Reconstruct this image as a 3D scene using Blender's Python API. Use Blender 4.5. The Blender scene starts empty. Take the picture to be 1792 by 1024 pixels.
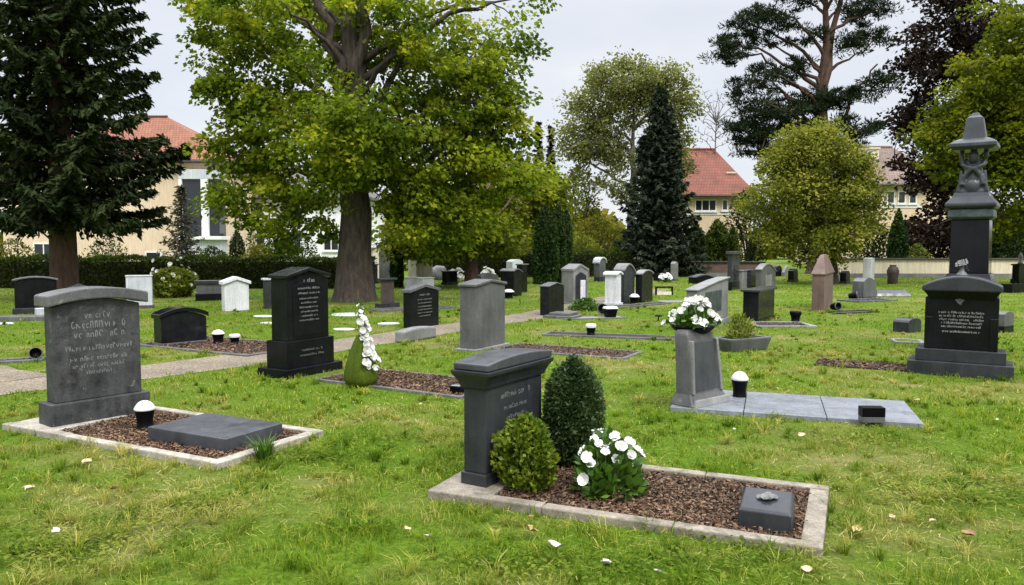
import bpy, bmesh, math, random
import numpy as np
from mathutils import Vector, Matrix
PI = math.pi
R = math.radians
scene = bpy.context.scene
COL = scene.collection
random.seed(7)
# ------------------------------------------------------------------ camera geometry
F, H, HZ = 1350.0, 1.6, 430.0            # focal length in photo pixels, eye height, horizon row
PITCH = math.atan((512 - HZ) / F)
CP, SP = math.cos(PITCH), math.sin(PITCH)
def ground(px, py, z=0.0):
    dx, dy, dz = (px - 896) / F, CP + SP * (512 - py) / F, -SP + CP * (512 - py) / F
    t = (z - H) / dz
    return Vector((dx * t, dy * t, z))
def at(px, py, Y):
    dx, dy, dz = (px - 896) / F, CP + SP * (512 - py) / F, -SP + CP * (512 - py) / F
    t = Y / dy
    return Vector((dx * t, Y, H + dz * t))
def solve(P, d, px):                      # how far along d from P until it is seen at column px
    k = (px - 896) / F
    D0 = P.y * CP - (P.z - H) * SP
    return (k * D0 - P.x) / (d[0] - k * d[1] * CP)
def height(P, py):
    q = P.y * ((512 - py) * CP - F * SP) / (F * CP + (512 - py) * SP)
    return H + q - P.z
# ------------------------------------------------------------------ materials
def nt(name):
    m = bpy.data.materials.new(name); m.use_nodes = True
    t = m.node_tree; b = t.nodes['Principled BSDF']
    return m, t, b
def node(t, typ, **kw):
    n = t.nodes.new(typ)
    for k, v in kw.items():
        if k in n.inputs: n.inputs[k].default_value = v
        else: setattr(n, k, v)
    return n
def ramp(t, fac, stops):
    r = t.nodes.new('ShaderNodeValToRGB')
    e = r.color_ramp.elements
    while len(e) < len(stops): e.new(0.5)
    for i, (p, c) in enumerate(stops):
        e[i].position = p; e[i].color = (*c, 1)
    t.links.new(fac, r.inputs['Fac'])
    return r.outputs['Color']
def noise(t, co, scale, detail=4, rough=.55):
    n = node(t, 'ShaderNodeTexNoise', Scale=scale, Detail=detail, Roughness=rough)
    t.links.new(co, n.inputs['Vector'])
    return n.outputs['Fac']
def mixc(t, fac, a, b, mode='MIX'):
    n = t.nodes.new('ShaderNodeMix'); n.data_type = 'RGBA'; n.blend_type = mode
    for s, v in ((0, fac), (6, a), (7, b)):
        if hasattr(v, 'is_output'): t.links.new(v, n.inputs[s])
        elif s == 0: n.inputs[0].default_value = v
        else: n.inputs[s].default_value = (*v, 1)
    return n.outputs[2]
def bump(t, b, h, strength, dist):
    n = node(t, 'ShaderNodeBump', Strength=strength, Distance=dist)
    t.links.new(h, n.inputs['Height']); t.links.new(n.outputs['Normal'], b.inputs['Normal'])
def coord(t, which='Object'):
    return t.nodes.new('ShaderNodeTexCoord').outputs[which]
def stone(name, c1, c2, rough=.4, scale=4.0, fine=90, bs=.25, stain=None, spec=.4, lichen=0, streak=.16):
    m, t, b = nt(name); co = coord(t); b.inputs['Specular IOR Level'].default_value = spec
    col = ramp(t, noise(t, co, scale, 6, .65), [(.3, c1), (.7, c2)])
    sp = ramp(t, noise(t, co, fine, 3, .7), [(.33, (.78,) * 3), (.5, (1,) * 3), (.68, (1.22,) * 3)])
    col = mixc(t, 1.0, col, sp, 'MULTIPLY')
    if stain:
        col = mixc(t, ramp(t, noise(t, co, scale * .6 + 1.3, 7, .7), [(.5, (0,) * 3), (.66, (1,) * 3)]), col, stain)
    mp = node(t, 'ShaderNodeMapping'); mp.inputs['Scale'].default_value = (9, 9, .7); t.links.new(co, mp.inputs['Vector'])
    col = mixc(t, 1.0, col, ramp(t, noise(t, mp.outputs[0], 1.6, 5, .6), [(.3, (1 - streak,) * 3), (.7, (1 + streak,) * 3)]), 'MULTIPLY')
    if lichen:
        col = mixc(t, ramp(t, noise(t, co, 11, 4, .75), [(.62, (0,) * 3), (.68, (lichen,) * 3)]), col, (.30, .31, .25))
    t.links.new(col, b.inputs['Base Color'])
    rr = ramp(t, noise(t, co, scale * 2.2, 5), [(.3, (max(.05, rough - .09),) * 3), (.7, (rough + .12,) * 3)])
    t.links.new(rr, b.inputs['Roughness'])
    bump(t, b, noise(t, co, fine * .6, 4), bs, .004)
    return m
def plain(name, c, rough=.5, metal=0, var=.25, scale=20):
    m, t, b = nt(name); co = coord(t)
    lo = tuple(v * (1 - var) for v in c); hi = tuple(min(1, v * (1 + var)) for v in c)
    t.links.new(ramp(t, noise(t, co, scale, 5), [(.3, lo), (.7, hi)]), b.inputs['Base Color'])
    b.inputs['Roughness'].default_value = rough; b.inputs['Metallic'].default_value = metal
    return m
def leafmat(name, cols, rough=.6, trans=.45, spec=.1):
    m, t, b = nt(name)
    a = node(t, 'ShaderNodeAttribute', attribute_name='rnd')
    n = len(cols)
    col = ramp(t, a.outputs['Fac'], [(i / max(1, n - 1), c) for i, c in enumerate(cols)])
    co = coord(t)
    v = ramp(t, noise(t, co, .9, 3), [(.3, (.72, .75, .7)), (.7, (1.22, 1.18, 1.1))])
    col = mixc(t, 1.0, col, v, 'MULTIPLY')
    t.links.new(col, b.inputs['Base Color'])
    b.inputs['Roughness'].default_value = rough
    b.inputs['Specular IOR Level'].default_value = spec
    tr = t.nodes.new('ShaderNodeBsdfTranslucent'); mx = t.nodes.new('ShaderNodeMixShader')
    t.links.new(mixc(t, 1.0, col, (1.25, 1.3, .7), 'MULTIPLY'), tr.inputs['Color'])
    mx.inputs['Fac'].default_value = trans
    t.links.new(b.outputs[0], mx.inputs[1]); t.links.new(tr.outputs[0], mx.inputs[2])
    t.links.new(mx.outputs[0], t.nodes['Material Output'].inputs['Surface'])
    return m
def barkmat(name, c1, c2, zs=.25):
    m, t, b = nt(name); co = coord(t)
    mp = node(t, 'ShaderNodeMapping'); mp.inputs['Scale'].default_value = (1, 1, zs)
    t.links.new(co, mp.inputs['Vector'])
    n1 = noise(t, mp.outputs[0], 9, 8, .7)
    t.links.new(ramp(t, n1, [(.32, c1), (.62, c2)]), b.inputs['Base Color'])
    b.inputs['Roughness'].default_value = .9
    bump(t, b, noise(t, mp.outputs[0], 16, 6, .7), .9, .05)
    return m
M = {}
M['black'] = stone('black_granite', (.004, .0045, .006), (.009, .0095, .012), .13, 3, 140, .06, spec=.2)
M['black_worn'] = stone('worn_black_granite', (.005, .0055, .0065), (.013, .014, .016), .22, 4, 120, .12, spec=.2)
M['char'] = stone('charcoal_granite', (.019, .021, .024), (.038, .041, .045), .28, 3, 130, .12, spec=.3)
M['slab'] = stone('dark_slab_granite', (.028, .031, .036), (.06, .064, .072), .34, 4, 120, .12)
M['old'] = stone('weathered_grey_stone', (.014, .015, .016), (.088, .089, .088), .6, 3.4, 60, .5, stain=(.011, .0115, .012), spec=.3, lichen=.35, streak=.3)
M['oldcap'] = stone('weathered_cap_stone', (.045, .046, .046), (.12, .12, .118), .6, 3.5, 60, .5, lichen=.4)
M['grey'] = stone('grey_stone', (.06, .061, .06), (.115, .115, .111), .5, 2.5, 80, .3, lichen=.3)
M['grey_d'] = stone('mid_grey_granite', (.06, .062, .065), (.11, .112, .115), .4, 2.5, 110, .15)
M['lgrey'] = stone('light_grey_stone', (.13, .13, .126), (.225, .225, .215), .55, 2.5, 70, .35, lichen=.4)
M['pale'] = stone('pale_blue_grey_stone', (.36, .38, .41), (.52, .54, .57), .6, 2.2, 70, .3)
M['white'] = stone('white_marble', (.50, .51, .53), (.64, .64, .64), .55, 2.5, 40, .06)
M['cream'] = stone('cream_sandstone', (.55, .49, .38), (.72, .66, .54), .8, 3, 60, .4)
M['brown'] = stone('red_brown_sandstone', (.085, .055, .043), (.15, .10, .08), .8, 3, 70, .5)
M['dbrown'] = stone('dark_brown_stone', (.03, .022, .018), (.07, .05, .042), .6, 3, 70, .4)
M['conc'] = stone('concrete_kerb', (.15, .128, .098), (.28, .245, .195), .9, 6, 70, .9, stain=(.10, .095, .06), lichen=.3)
M['wconc'] = stone('pale_concrete_kerb', (.23, .205, .165), (.40, .37, .31), .9, 6, 60, .9, stain=(.15, .14, .10))
M['dconc'] = stone('dark_kerb', (.06, .06, .06), (.13, .125, .12), .8, 5, 70, .6)
M['pave'] = stone('pale_paving_granite', (.14, .152, .17), (.225, .238, .262), .28, 2.5, 90, .15)
M['plastic'] = plain('black_plastic', (.004, .004, .005), .35)
M['plastic'].node_tree.nodes['Principled BSDF'].inputs['Specular IOR Level'].default_value = .06
M['lid'] = plain('white_lantern_lid', (.62, .62, .61), .4, 0, .06)
M['glass_pane'] = plain('dark_window_glass', (.02, .024, .03), .08)
M['letter'] = plain('engraved_lettering', (.27, .27, .26), .6, 0, .3, 60)
M['letter_dim'] = plain('worn_lettering', (.17, .17, .167), .7, 0, .35, 50)
M['petal'] = plain('white_petal', (.60, .60, .56), .65, 0, .06)
M['stamen'] = plain('yellow_stamen', (.6, .45, .06), .7)
M['frame_w'] = plain('white_window_frame', (.72, .72, .70), .5, 0, .06)
M['render_cream'] = stone('cream_render', (.60, .46, .32), (.68, .54, .40), .9, .5, 30, .3)
M['render_pale'] = stone('pale_cream_render', (.66, .56, .42), (.74, .64, .50), .9, .5, 30, .3)
M['render_white'] = stone('white_render', (.74, .75, .77), (.82, .83, .84), .9, .5, 30, .2)
M['render_grey'] = stone('light_grey_render', (.42, .44, .47), (.52, .54, .57), .8, .5, 30, .2)
M['coping'] = stone('dark_coping', (.03, .028, .026), (.07, .065, .06), .7, 3, 60, .4)
M['silver'] = plain('dull_silver', (.55, .58, .62), .3, .9)
M['twig'] = plain('green_stem', (.06, .09, .025), .8)
M['pot'] = plain('dark_pot', (.03, .024, .02), .7)
M['mossy'] = stone('moss_green_glaze', (.04, .062, .005), (.07, .10, .009), .8, 3, 40, .4, spec=.1)
M['verdi'] = stone('mottled_green_stone', (.015, .022, .021), (.075, .095, .09), .5, 7, 60, .5)
def rooftile(name, c1, c2, c3):
    m, t, b = nt(name); co = coord(t)
    br = node(t, 'ShaderNodeTexBrick', Scale=1.0)
    br.inputs['Color1'].default_value = (*c1, 1); br.inputs['Color2'].default_value = (*c2, 1); br.inputs['Mortar'].default_value = (*c3, 1)
    br.inputs['Brick Width'].default_value = .22; br.inputs['Row Height'].default_value = .3; br.inputs['Mortar Size'].default_value = .018
    t.links.new(co, br.inputs['Vector'])
    col = mixc(t, 1.0, br.outputs['Color'], ramp(t, noise(t, co, .7, 5), [(.3, (.75,) * 3), (.7, (1.2,) * 3)]), 'MULTIPLY')
    t.links.new(col, b.inputs['Base Color']); b.inputs['Roughness'].default_value = .85
    bump(t, b, br.outputs['Fac'], .5, -.03)
    return m
M['roof_orange'] = rooftile('orange_roof_tiles', (.25, .092, .045), (.19, .07, .036), (.09, .038, .022))
M['roof_red'] = rooftile('red_roof_tiles', (.20, .062, .036), (.155, .050, .030), (.08, .03, .02))
M['roof_grey'] = rooftile('grey_roof_tiles', (.15, .14, .13), (.11, .10, .09), (.05, .05, .045))
M['roof_brown'] = rooftile('brown_roof_tiles', (.20, .14, .11), (.15, .10, .08), (.06, .05, .04))
# leaves
M['linden'] = leafmat('linden_leaves', [(.022, .045, .004), (.066, .110, .007), (.145, .200, .012), (.25, .29, .022), (.40, .36, .034)])
M['olive'] = leafmat('olive_leaves', [(.045, .054, .008), (.095, .10, .014), (.165, .155, .02), (.23, .19, .026)])
M['pale_leaf'] = leafmat('silvery_olive_leaves', [(.07, .08, .025), (.14, .155, .05), (.21, .22, .08), (.28, .27, .10)])
M['round_leaf'] = leafmat('yellow_green_leaves', [(.05, .066, .010), (.125, .15, .020), (.235, .24, .04), (.34, .31, .07)])
M['right_leaf'] = leafmat('fresh_green_leaves', [(.03, .048, .004), (.075, .10, .006), (.15, .175, .010), (.25, .235, .016)])
M['spruce'] = leafmat('spruce_needles', [(.007, .013, .005), (.015, .026, .009), (.030, .046, .015), (.058, .072, .026)], .7, .12, .08)
M['spruce_blue'] = leafmat('bluish_spruce_needles', [(.014, .022, .015), (.031, .044, .029), (.065, .080, .056)], .7, .12, .08)
M['pine'] = leafmat('pine_needles', [(.010, .018, .009), (.020, .034, .015), (.040, .058, .026)], .7, .15, .1)
M['copper'] = leafmat('copper_leaves', [(.010, .007, .006), (.018, .011, .009), (.032, .018, .014), (.02, .02, .01)], .6, .15, .1)
M['yew'] = leafmat('yew_needles', [(.010, .024, .007), (.022, .044, .011), (.042, .072, .016)], .65, .15, .1)
M['yewnear'] = leafmat('near_yew_leaves', [(.014, .032, .011), (.030, .056, .018), (.055, .092, .030), (.08, .125, .044)], .5, .25, .22)
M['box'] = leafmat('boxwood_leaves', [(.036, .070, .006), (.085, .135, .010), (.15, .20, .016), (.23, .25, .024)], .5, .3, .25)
M['hedge'] = leafmat('hedge_leaves', [(.010, .020, .005), (.024, .042, .008), (.055, .080, .013), (.10, .125, .022)], .65, .2, .1)
M['bush'] = leafmat('shrub_leaves', [(.05, .075, .010), (.11, .145, .018), (.19, .22, .035), (.3, .31, .09)], .5, .3)
M['flower_leaf'] = leafmat('flower_leaves', [(.03, .075, .010), (.06, .13, .016), (.11, .20, .026)], .45, .3, .3)
M['redbrown_leaf'] = leafmat('grey_brown_foliage', [(.03, .03, .02), (.06, .058, .04), (.09, .08, .05)], .6, .2)
M['dry'] = leafmat('dry_leaf', [(.35, .24, .12), (.5, .38, .22), (.62, .5, .34)], .7, .2)
M['bark'] = barkmat('linden_bark', (.016, .012, .009), (.085, .064, .049))
M['bark_red'] = barkmat('reddish_bark', (.035, .02, .014), (.11, .06, .042))
M['bark_pine'] = barkmat('pine_bark', (.03, .017, .012), (.105, .055, .036))
M['bark_grey'] = barkmat('grey_bark', (.06, .055, .048), (.17, .155, .135))
M['bark_dark'] = barkmat('dark_bark', (.015, .012, .010), (.05, .04, .034))
def chipmat(name, cols):
    m = leafmat(name, cols, .85, .02, .2); return m
M['mulch'] = chipmat('bark_chips', [(.028, .016, .010), (.075, .042, .026), (.135, .082, .052), (.23, .155, .105)])
M['soil'] = stone('dark_soil', (.016, .010, .007), (.05, .03, .022), .95, 14, 60, 1.0)
# ------------------------------------------------------------------ objects
def tag(o, label, cat, group=None, kind=None):
    if label: o['label'] = label
    if cat: o['category'] = cat
    if group: o['group'] = group
    if kind: o['kind'] = kind
    return o
def root(name, label, cat, loc, rz=0, group=None):
    o = bpy.data.objects.new(name, None); COL.objects.link(o)
    o.empty_display_size = .2
    o.location = loc; o.rotation_euler = (0, 0, rz)
    return tag(o, label, cat, group)
def link(name, me, mat, parent=None):
    o = bpy.data.objects.new(name, me); COL.objects.link(o)
    if mat and not me.materials: me.materials.append(mat)
    if parent: o.parent = parent
    return o
class B:
    def __init__(s): s.bm = bmesh.new()
    def face(s, vs):
        try: return s.bm.faces.new(vs)
        except ValueError: return None
    def loft(s, rings, cap=True):
        rr = [[s.bm.verts.new(p) for p in r] for r in rings]
        n = len(rr[0])
        for a, b in zip(rr, rr[1:]):
            for i in range(n): s.face((a[i], a[(i + 1) % n], b[(i + 1) % n], b[i]))
        if cap: s.face(rr[0][::-1]); s.face(rr[-1])
        return s
    def box(s, x0, x1, y0, y1, z0, z1, tx=0, ty=0):
        return s.loft([[(x0, y0, z0), (x1, y0, z0), (x1, y1, z0), (x0, y1, z0)],
                       [(x0 + tx, y0 + ty, z1), (x1 - tx, y0 + ty, z1), (x1 - tx, y1 - ty, z1), (x0 + tx, y1 - ty, z1)]])
    def prism(s, prof, y0, y1):           # prof (x,z) counter-clockwise seen from the front (-y)
        return s.loft([[(x, y1, z) for x, z in prof][::-1], [(x, y0, z) for x, z in prof][::-1]])
    def lathe(s, prof, n=20, c=(0, 0, 0), sq=1.0, cap=True):
        return s.loft([[(c[0] + r * math.cos(2 * PI * i / n), c[1] + sq * r * math.sin(2 * PI * i / n), c[2] + z) for i in range(n)] for r, z in prof], cap)
    def tube(s, pts, radii, k=8):
        pts = [Vector(p) for p in pts]; rings = []
        ref = Vector((0.31, 0.2, 0.93))
        for i, p in enumerate(pts):
            d = (pts[min(i + 1, len(pts) - 1)] - pts[max(i - 1, 0)]).normalized()
            a = d.cross(ref)
            if a.length < 1e-3: a = d.cross(Vector((1, 0, 0)))
            a.normalize(); b = d.cross(a)
            rings.append([p + (a * math.cos(2 * PI * j / k) + b * math.sin(2 * PI * j / k)) * radii[i] for j in range(k)])
        return s.loft(rings)
    def ell(s, c, r, u=16, v=10):
        m = Matrix.Translation(c) @ Matrix.Diagonal((*r, 1))
        bmesh.ops.create_uvsphere(s.bm, u_segments=u, v_segments=v, radius=1, matrix=m); return s
    def done(s, name, mat, parent=None, bevel=0, smooth=False, seg=2, mesh_only=False):
        bm = s.bm
        bmesh.ops.recalc_face_normals(bm, faces=bm.faces[:])
        if bevel:
            ed = [e for e in bm.edges if len(e.link_faces) == 2 and e.calc_face_angle(0) > .5]
            bmesh.ops.bevel(bm, geom=ed, offset=bevel, segments=seg, profile=.5, affect='EDGES', clamp_overlap=True)
        me = bpy.data.meshes.new(name); bm.to_mesh(me); bm.free()
        if smooth: me.polygons.foreach_set('use_smooth', [True] * len(me.polygons))
        if mesh_only:
            me.materials.append(mat); return me
        return link(name, me, mat, parent)
# numpy meshes: V (n, k, 3) unshared faces with one random number per face
def npmesh(name, V, rnd, mat, parent=None, k=None):
    n, k, _ = V.shape
    me = bpy.data.meshes.new(name)
    me.vertices.add(n * k); me.vertices.foreach_set('co', V.astype(np.float32).ravel())
    me.loops.add(n * k); me.loops.foreach_set('vertex_index', np.arange(n * k, dtype=np.int32))
    me.polygons.add(n); me.polygons.foreach_set('loop_start', np.arange(0, n * k, k, dtype=np.int32))
    me.update()
    a = me.attributes.new('rnd', 'FLOAT', 'POINT'); a.data.foreach_set('value', np.repeat(rnd, k).astype(np.float32))
    return link(name, me, mat, parent)
def tubes(name, lines, mat, parent, k=6, smooth=True):
    """lines: list of (pts (m,3), radii (m)) -> one mesh"""
    Vs, Fs, off = [], [], 0
    for pts, rad in lines:
        pts = np.asarray(pts, float); rad = np.asarray(rad, float)
        d = np.gradient(pts, axis=0); d /= np.linalg.norm(d, axis=1)[:, None] + 1e-9
        ref = np.array([.3, .95, .1]) if abs(d[0, 2]) > .6 else np.array([.1, .2, .97])
        a = np.cross(d, ref); a /= np.linalg.norm(a, axis=1)[:, None] + 1e-9
        b = np.cross(d, a)
        th = np.arange(k) * 2 * PI / k
        ring = pts[:, None, :] + rad[:, None, None] * (a[:, None, :] * np.cos(th)[None, :, None] + b[:, None, :] * np.sin(th)[None, :, None])
        m = len(pts)
        Vs.append(ring.reshape(-1, 3))
        i = np.arange(m - 1)[:, None] * k; j = np.arange(k)[None, :]; j2 = (j + 1) % k
        Fs.append((np.stack([i + j, i + j2, i + k + j2, i + k + j], -1).reshape(-1, 4)) + off)
        off += m * k
    V = np.concatenate(Vs); Fc = np.concatenate(Fs)
    me = bpy.data.meshes.new(name)
    me.vertices.add(len(V)); me.vertices.foreach_set('co', V.astype(np.float32).ravel())
    me.loops.add(Fc.size); me.loops.foreach_set('vertex_index', Fc.astype(np.int32).ravel())
    me.polygons.add(len(Fc)); me.polygons.foreach_set('loop_start', np.arange(0, Fc.size, 4, dtype=np.int32))
    me.update()
    if smooth: me.polygons.foreach_set('use_smooth', np.ones(len(Fc), bool))
    return link(name, me, mat, parent)
def unit(v): return v / (np.linalg.norm(v, axis=-1, keepdims=True) + 1e-9)
def leafquads(P, A, size, asp, rng, nup=.4):
    """kite leaves at P along axis A"""
    n = len(P); A = unit(A)
    Nn = unit(rng.normal(size=(n, 3)) + np.array([0, 0, nup * 2]))
    Bv = unit(np.cross(A, Nn))
    s = size[:, None]; w = (size * asp)[:, None]
    return np.stack([P - A * s * .5, P - A * s * .08 + Bv * w * .5, P + A * s * .5, P - A * s * .08 - Bv * w * .5], 1)
# ------------------------------------------------------------------ world, sun, camera
SUN_EL, SUN_AZ = R(52), R(150)           # azimuth measured from +Y towards +X
w = bpy.data.worlds.new('World'); scene.world = w; w.use_nodes = True
t = w.node_tree; bg = t.nodes['Background']
sky = t.nodes.new('ShaderNodeTexSky'); sky.sky_type = 'NISHITA'; sky.sun_disc = False
sky.sun_elevation = SUN_EL; sky.sun_rotation = SUN_AZ
tc = t.nodes.new('ShaderNodeTexCoord'); sep = t.nodes.new('ShaderNodeSeparateXYZ')
t.links.new(tc.outputs['Generated'], sep.inputs[0])
mr = node(t, 'ShaderNodeMapRange', interpolation_type='SMOOTHSTEP')
for i, v in ((1, .26), (2, .95), (3, 1.0), (4, 5.2)): mr.inputs[i].default_value = v
t.links.new(sep.outputs['Z'], mr.inputs[0])
mp = node(t, 'ShaderNodeMapping'); mp.inputs['Scale'].default_value = (1.6, 1.6, 4.5)
t.links.new(tc.outputs['Generated'], mp.inputs['Vector'])
cl = ramp(t, noise(t, mp.outputs[0], 1.7, 6, .55), [(.28, (.455, .475, .525)), (.52, (.505, .517, .55)), (.72, (.575, .58, .59))])
cm = t.nodes.new('ShaderNodeVectorMath'); cm.operation = 'SCALE'
t.links.new(cl, cm.inputs[0]); t.links.new(mr.outputs[0], cm.inputs['Scale'])
sk = t.nodes.new('ShaderNodeVectorMath'); sk.operation = 'SCALE'; sk.inputs['Scale'].default_value = .012
t.links.new(sky.outputs[0], sk.inputs[0])
ad = t.nodes.new('ShaderNodeVectorMath'); ad.operation = 'ADD'
t.links.new(cm.outputs[0], ad.inputs[0]); t.links.new(sk.outputs[0], ad.inputs[1])
t.links.new(ad.outputs[0], bg.inputs['Color']); bg.inputs['Strength'].default_value = 1.0
sd = bpy.data.lights.new('sun', 'SUN'); sd.energy = 1.5; sd.angle = R(14); sd.color = (1, .95, .87)
so = bpy.data.objects.new('sun', sd); COL.objects.link(so)
dirv = Vector((math.sin(SUN_AZ) * math.cos(SUN_EL), math.cos(SUN_AZ) * math.cos(SUN_EL), math.sin(SUN_EL)))
so.rotation_euler = dirv.to_track_quat('Z', 'Y').to_euler(); so.location = (6, -10, 20)
cd = bpy.data.cameras.new('camera'); co_ = bpy.data.objects.new('camera', cd); COL.objects.link(co_)
cd.sensor_width = 36; cd.lens = F / 1792 * 36; cd.clip_end = 2000; cd.clip_start = .05
co_.location = (0, 0, H); co_.rotation_euler = (PI / 2 - PITCH, 0, 0); scene.camera = co_
vs = scene.view_settings; vs.view_transform = 'Standard'; vs.look = 'None'; vs.exposure = 0.6; vs.gamma = 1; vs.use_curve_mapping = False
# ------------------------------------------------------------------ ground
def lawncol(t):
    g = t.nodes.new('ShaderNodeNewGeometry').outputs['Position']
    return g, noise(t, g, .55, 5, .6), noise(t, g, 2.6, 4, .6)
def lawnmat():
    m, t, b = nt('lawn_ground')
    g, n1, n2 = lawncol(t)
    col = ramp(t, noise(t, g, 30, 5, .7), [(.3, (.035, .068, .005)), (.5, (.085, .15, .008)), (.72, (.16, .21, .02))])
    dry = ramp(t, n1, [(.48, (0,) * 3), (.66, (1,) * 3)])
    dry = mixc(t, 1.0, dry, ramp(t, n2, [(.35, (.15,) * 3), (.62, (.8,) * 3)]), 'MULTIPLY')
    col = mixc(t, dry, col, (.24, .19, .085))
    t.links.new(col, b.inputs['Base Color']); b.inputs['Roughness'].default_value = .95
    b.inputs['Specular IOR Level'].default_value = .1
    bump(t, b, noise(t, g, 40, 5, .7), .8, .05)
    return m
def grassmat():
    m, t, b = nt('grass_blades')
    g, n1, n2 = lawncol(t)
    a = node(t, 'ShaderNodeAttribute', attribute_name='rnd')
    col = ramp(t, a.outputs['Fac'], [(0, (.038, .09, .006)), (.4, (.112, .198, .013)), (.75, (.215, .29, .025)), (.92, (.34, .36, .05)), (1, (.54, .45, .19))])
    dry = ramp(t, n1, [(.42, (0,) * 3), (.57, (1,) * 3)])
    dry = mixc(t, 1.0, dry, ramp(t, n2, [(.36, (.05,) * 3), (.58, (.9,) * 3)]), 'MULTIPLY')
    dc = ramp(t, a.outputs['Fac'], [(0, (.16, .21, .02)), (.5, (.30, .28, .075)), (1, (.54, .44, .21))])
    col = mixc(t, dry, col, dc)
    col = mixc(t, 1.0, col, ramp(t, n2, [(.3, (.78, .8, .7)), (.7, (1.15, 1.12, 1.1))]), 'MULTIPLY')
    t.links.new(col, b.inputs['Base Color'])
    b.inputs['Roughness'].default_value = .6; b.inputs['Specular IOR Level'].default_value = .06
    tr = t.nodes.new('ShaderNodeBsdfTranslucent'); mx = t.nodes.new('ShaderNodeMixShader'); mx.inputs[0].default_value = .45
    t.links.new(mixc(t, 1.0, col, (1.2, 1.25, .7), 'MULTIPLY'), tr.inputs[0])
    t.links.new(b.outputs[0], mx.inputs[1]); t.links.new(tr.outputs[0], mx.inputs[2])
    t.links.new(mx.outputs[0], t.nodes['Material Output'].inputs['Surface'])
    return m
M['lawn'] = lawnmat(); M['grass'] = grassmat()
b = B(); S = 900
b.bm.faces.new([b.bm.verts.new(p) for p in ((-S, -60, 0), (S, -60, 0), (S, S, 0), (-S, S, 0))])
g_ = b.done('ground', M['lawn']); g_['kind'] = 'structure'
EXC = []                                  # convex ground polygons kept free of grass
def exclude(poly):
    p = np.array([(q[0], q[1]) for q in poly])
    a = np.roll(p, -1, 0) - p
    if np.sum(p[:, 0] * np.roll(p[:, 1], -1) - np.roll(p[:, 0], -1) * p[:, 1]) < 0: p = p[::-1]
    EXC.append(p)
# gravel path
def pathmat():
    m, t, b = nt('gravel_path'); g = t.nodes.new('ShaderNodeNewGeometry').outputs['Position']
    v = node(t, 'ShaderNodeTexVoronoi', Scale=55.0); t.links.new(g, v.inputs['Vector'])
    col = ramp(t, v.outputs['Color'], [(.1, (.085, .068, .045)), (.5, (.165, .135, .092)), (.9, (.265, .225, .165))])
    col = mixc(t, 1.0, col, ramp(t, noise(t, g, 1.6, 6), [(.3, (.75,) * 3), (.7, (1.2, 1.18, 1.15))]), 'MULTIPLY')
    t.links.new(col, b.inputs['Base Color']); b.inputs['Roughness'].default_value = .95
    bump(t, b, v.outputs['Distance'], .7, .012)
    return m
M['path'] = pathmat()
def path(pts, wid, z=.004):
    pts = [Vector(p) for p in pts]; P2 = []
    for a, b2 in zip(pts, pts[1:]):
        n = max(2, int((b2 - a).length / .35))
        P2 += [a.lerp(b2, i / n) for i in range(n)]
    P2.append(pts[-1])
    rng = random.Random(3); L, Rr = [], []
    for i, p in enumerate(P2):
        d = (P2[min(i + 2, len(P2) - 1)] - P2[max(i - 2, 0)]).normalized(); nn = Vector((-d.y, d.x, 0))
        L.append(p + nn * (wid / 2 + rng.uniform(-.05, .05))); Rr.append(p - nn * (wid / 2 + rng.uniform(-.05, .05)))
    b = B()
    lv = [b.bm.verts.new((p.x, p.y, z)) for p in L]; rv = [b.bm.verts.new((p.x, p.y, z)) for p in Rr]
    for i in range(len(lv) - 1):
        b.face((rv[i], rv[i + 1], lv[i + 1], lv[i]))
        exclude([L[i], L[i + 1], Rr[i + 1], Rr[i]])
    o = b.done('path', M['path']); o['kind'] = 'structure'
    return o
path([(-9.5, 3.4, 0), ground(0, 678), ground(240, 653), ground(470, 623), ground(700, 588), ground(870, 562), ground(950, 550), ground(1070, 523), ground(1150, 506)], 1.1)
path([ground(45, 664), ground(-60, 643), ground(-200, 625)], .62, .008)
# ------------------------------------------------------------------ building blocks for graves
def chips(name, x0, x1, y0, y1, z, dens, parent, size=.03, seed=1, mat=None):
    rng = np.random.default_rng(seed); n = int((x1 - x0) * (y1 - y0) * dens)
    P = np.stack([rng.uniform(x0, x1, n), rng.uniform(y0, y1, n), z + rng.uniform(0, .028, n)], 1)
    A = rng.normal(size=(n, 3)) * np.array([1, 1, .35])
    Nn = unit(rng.normal(size=(n, 3)) * .5 + np.array([0, 0, 1.])); A = unit(A); Bv = unit(np.cross(A, Nn))
    s = (size * rng.uniform(.5, 1.5, n))[:, None]; w_ = s * rng.uniform(.25, .6, (n, 1))
    V = np.stack([P - A * s * .5 - Bv * w_ * .5, P + A * s * .5 - Bv * w_ * .4, P + A * s * .45 + Bv * w_ * .5, P - A * s * .5 + Bv * w_ * .45], 1)
    V[:, :, 0] = np.clip(V[:, :, 0], x0, x1); V[:, :, 1] = np.clip(V[:, :, 1], y0, y1); V[:, :, 2] = np.maximum(V[:, :, 2], z - .01)
    o = npmesh(name, V, rng.random(n), mat or M['mulch'], parent); o['kind'] = 'stuff'
    return o
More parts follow.
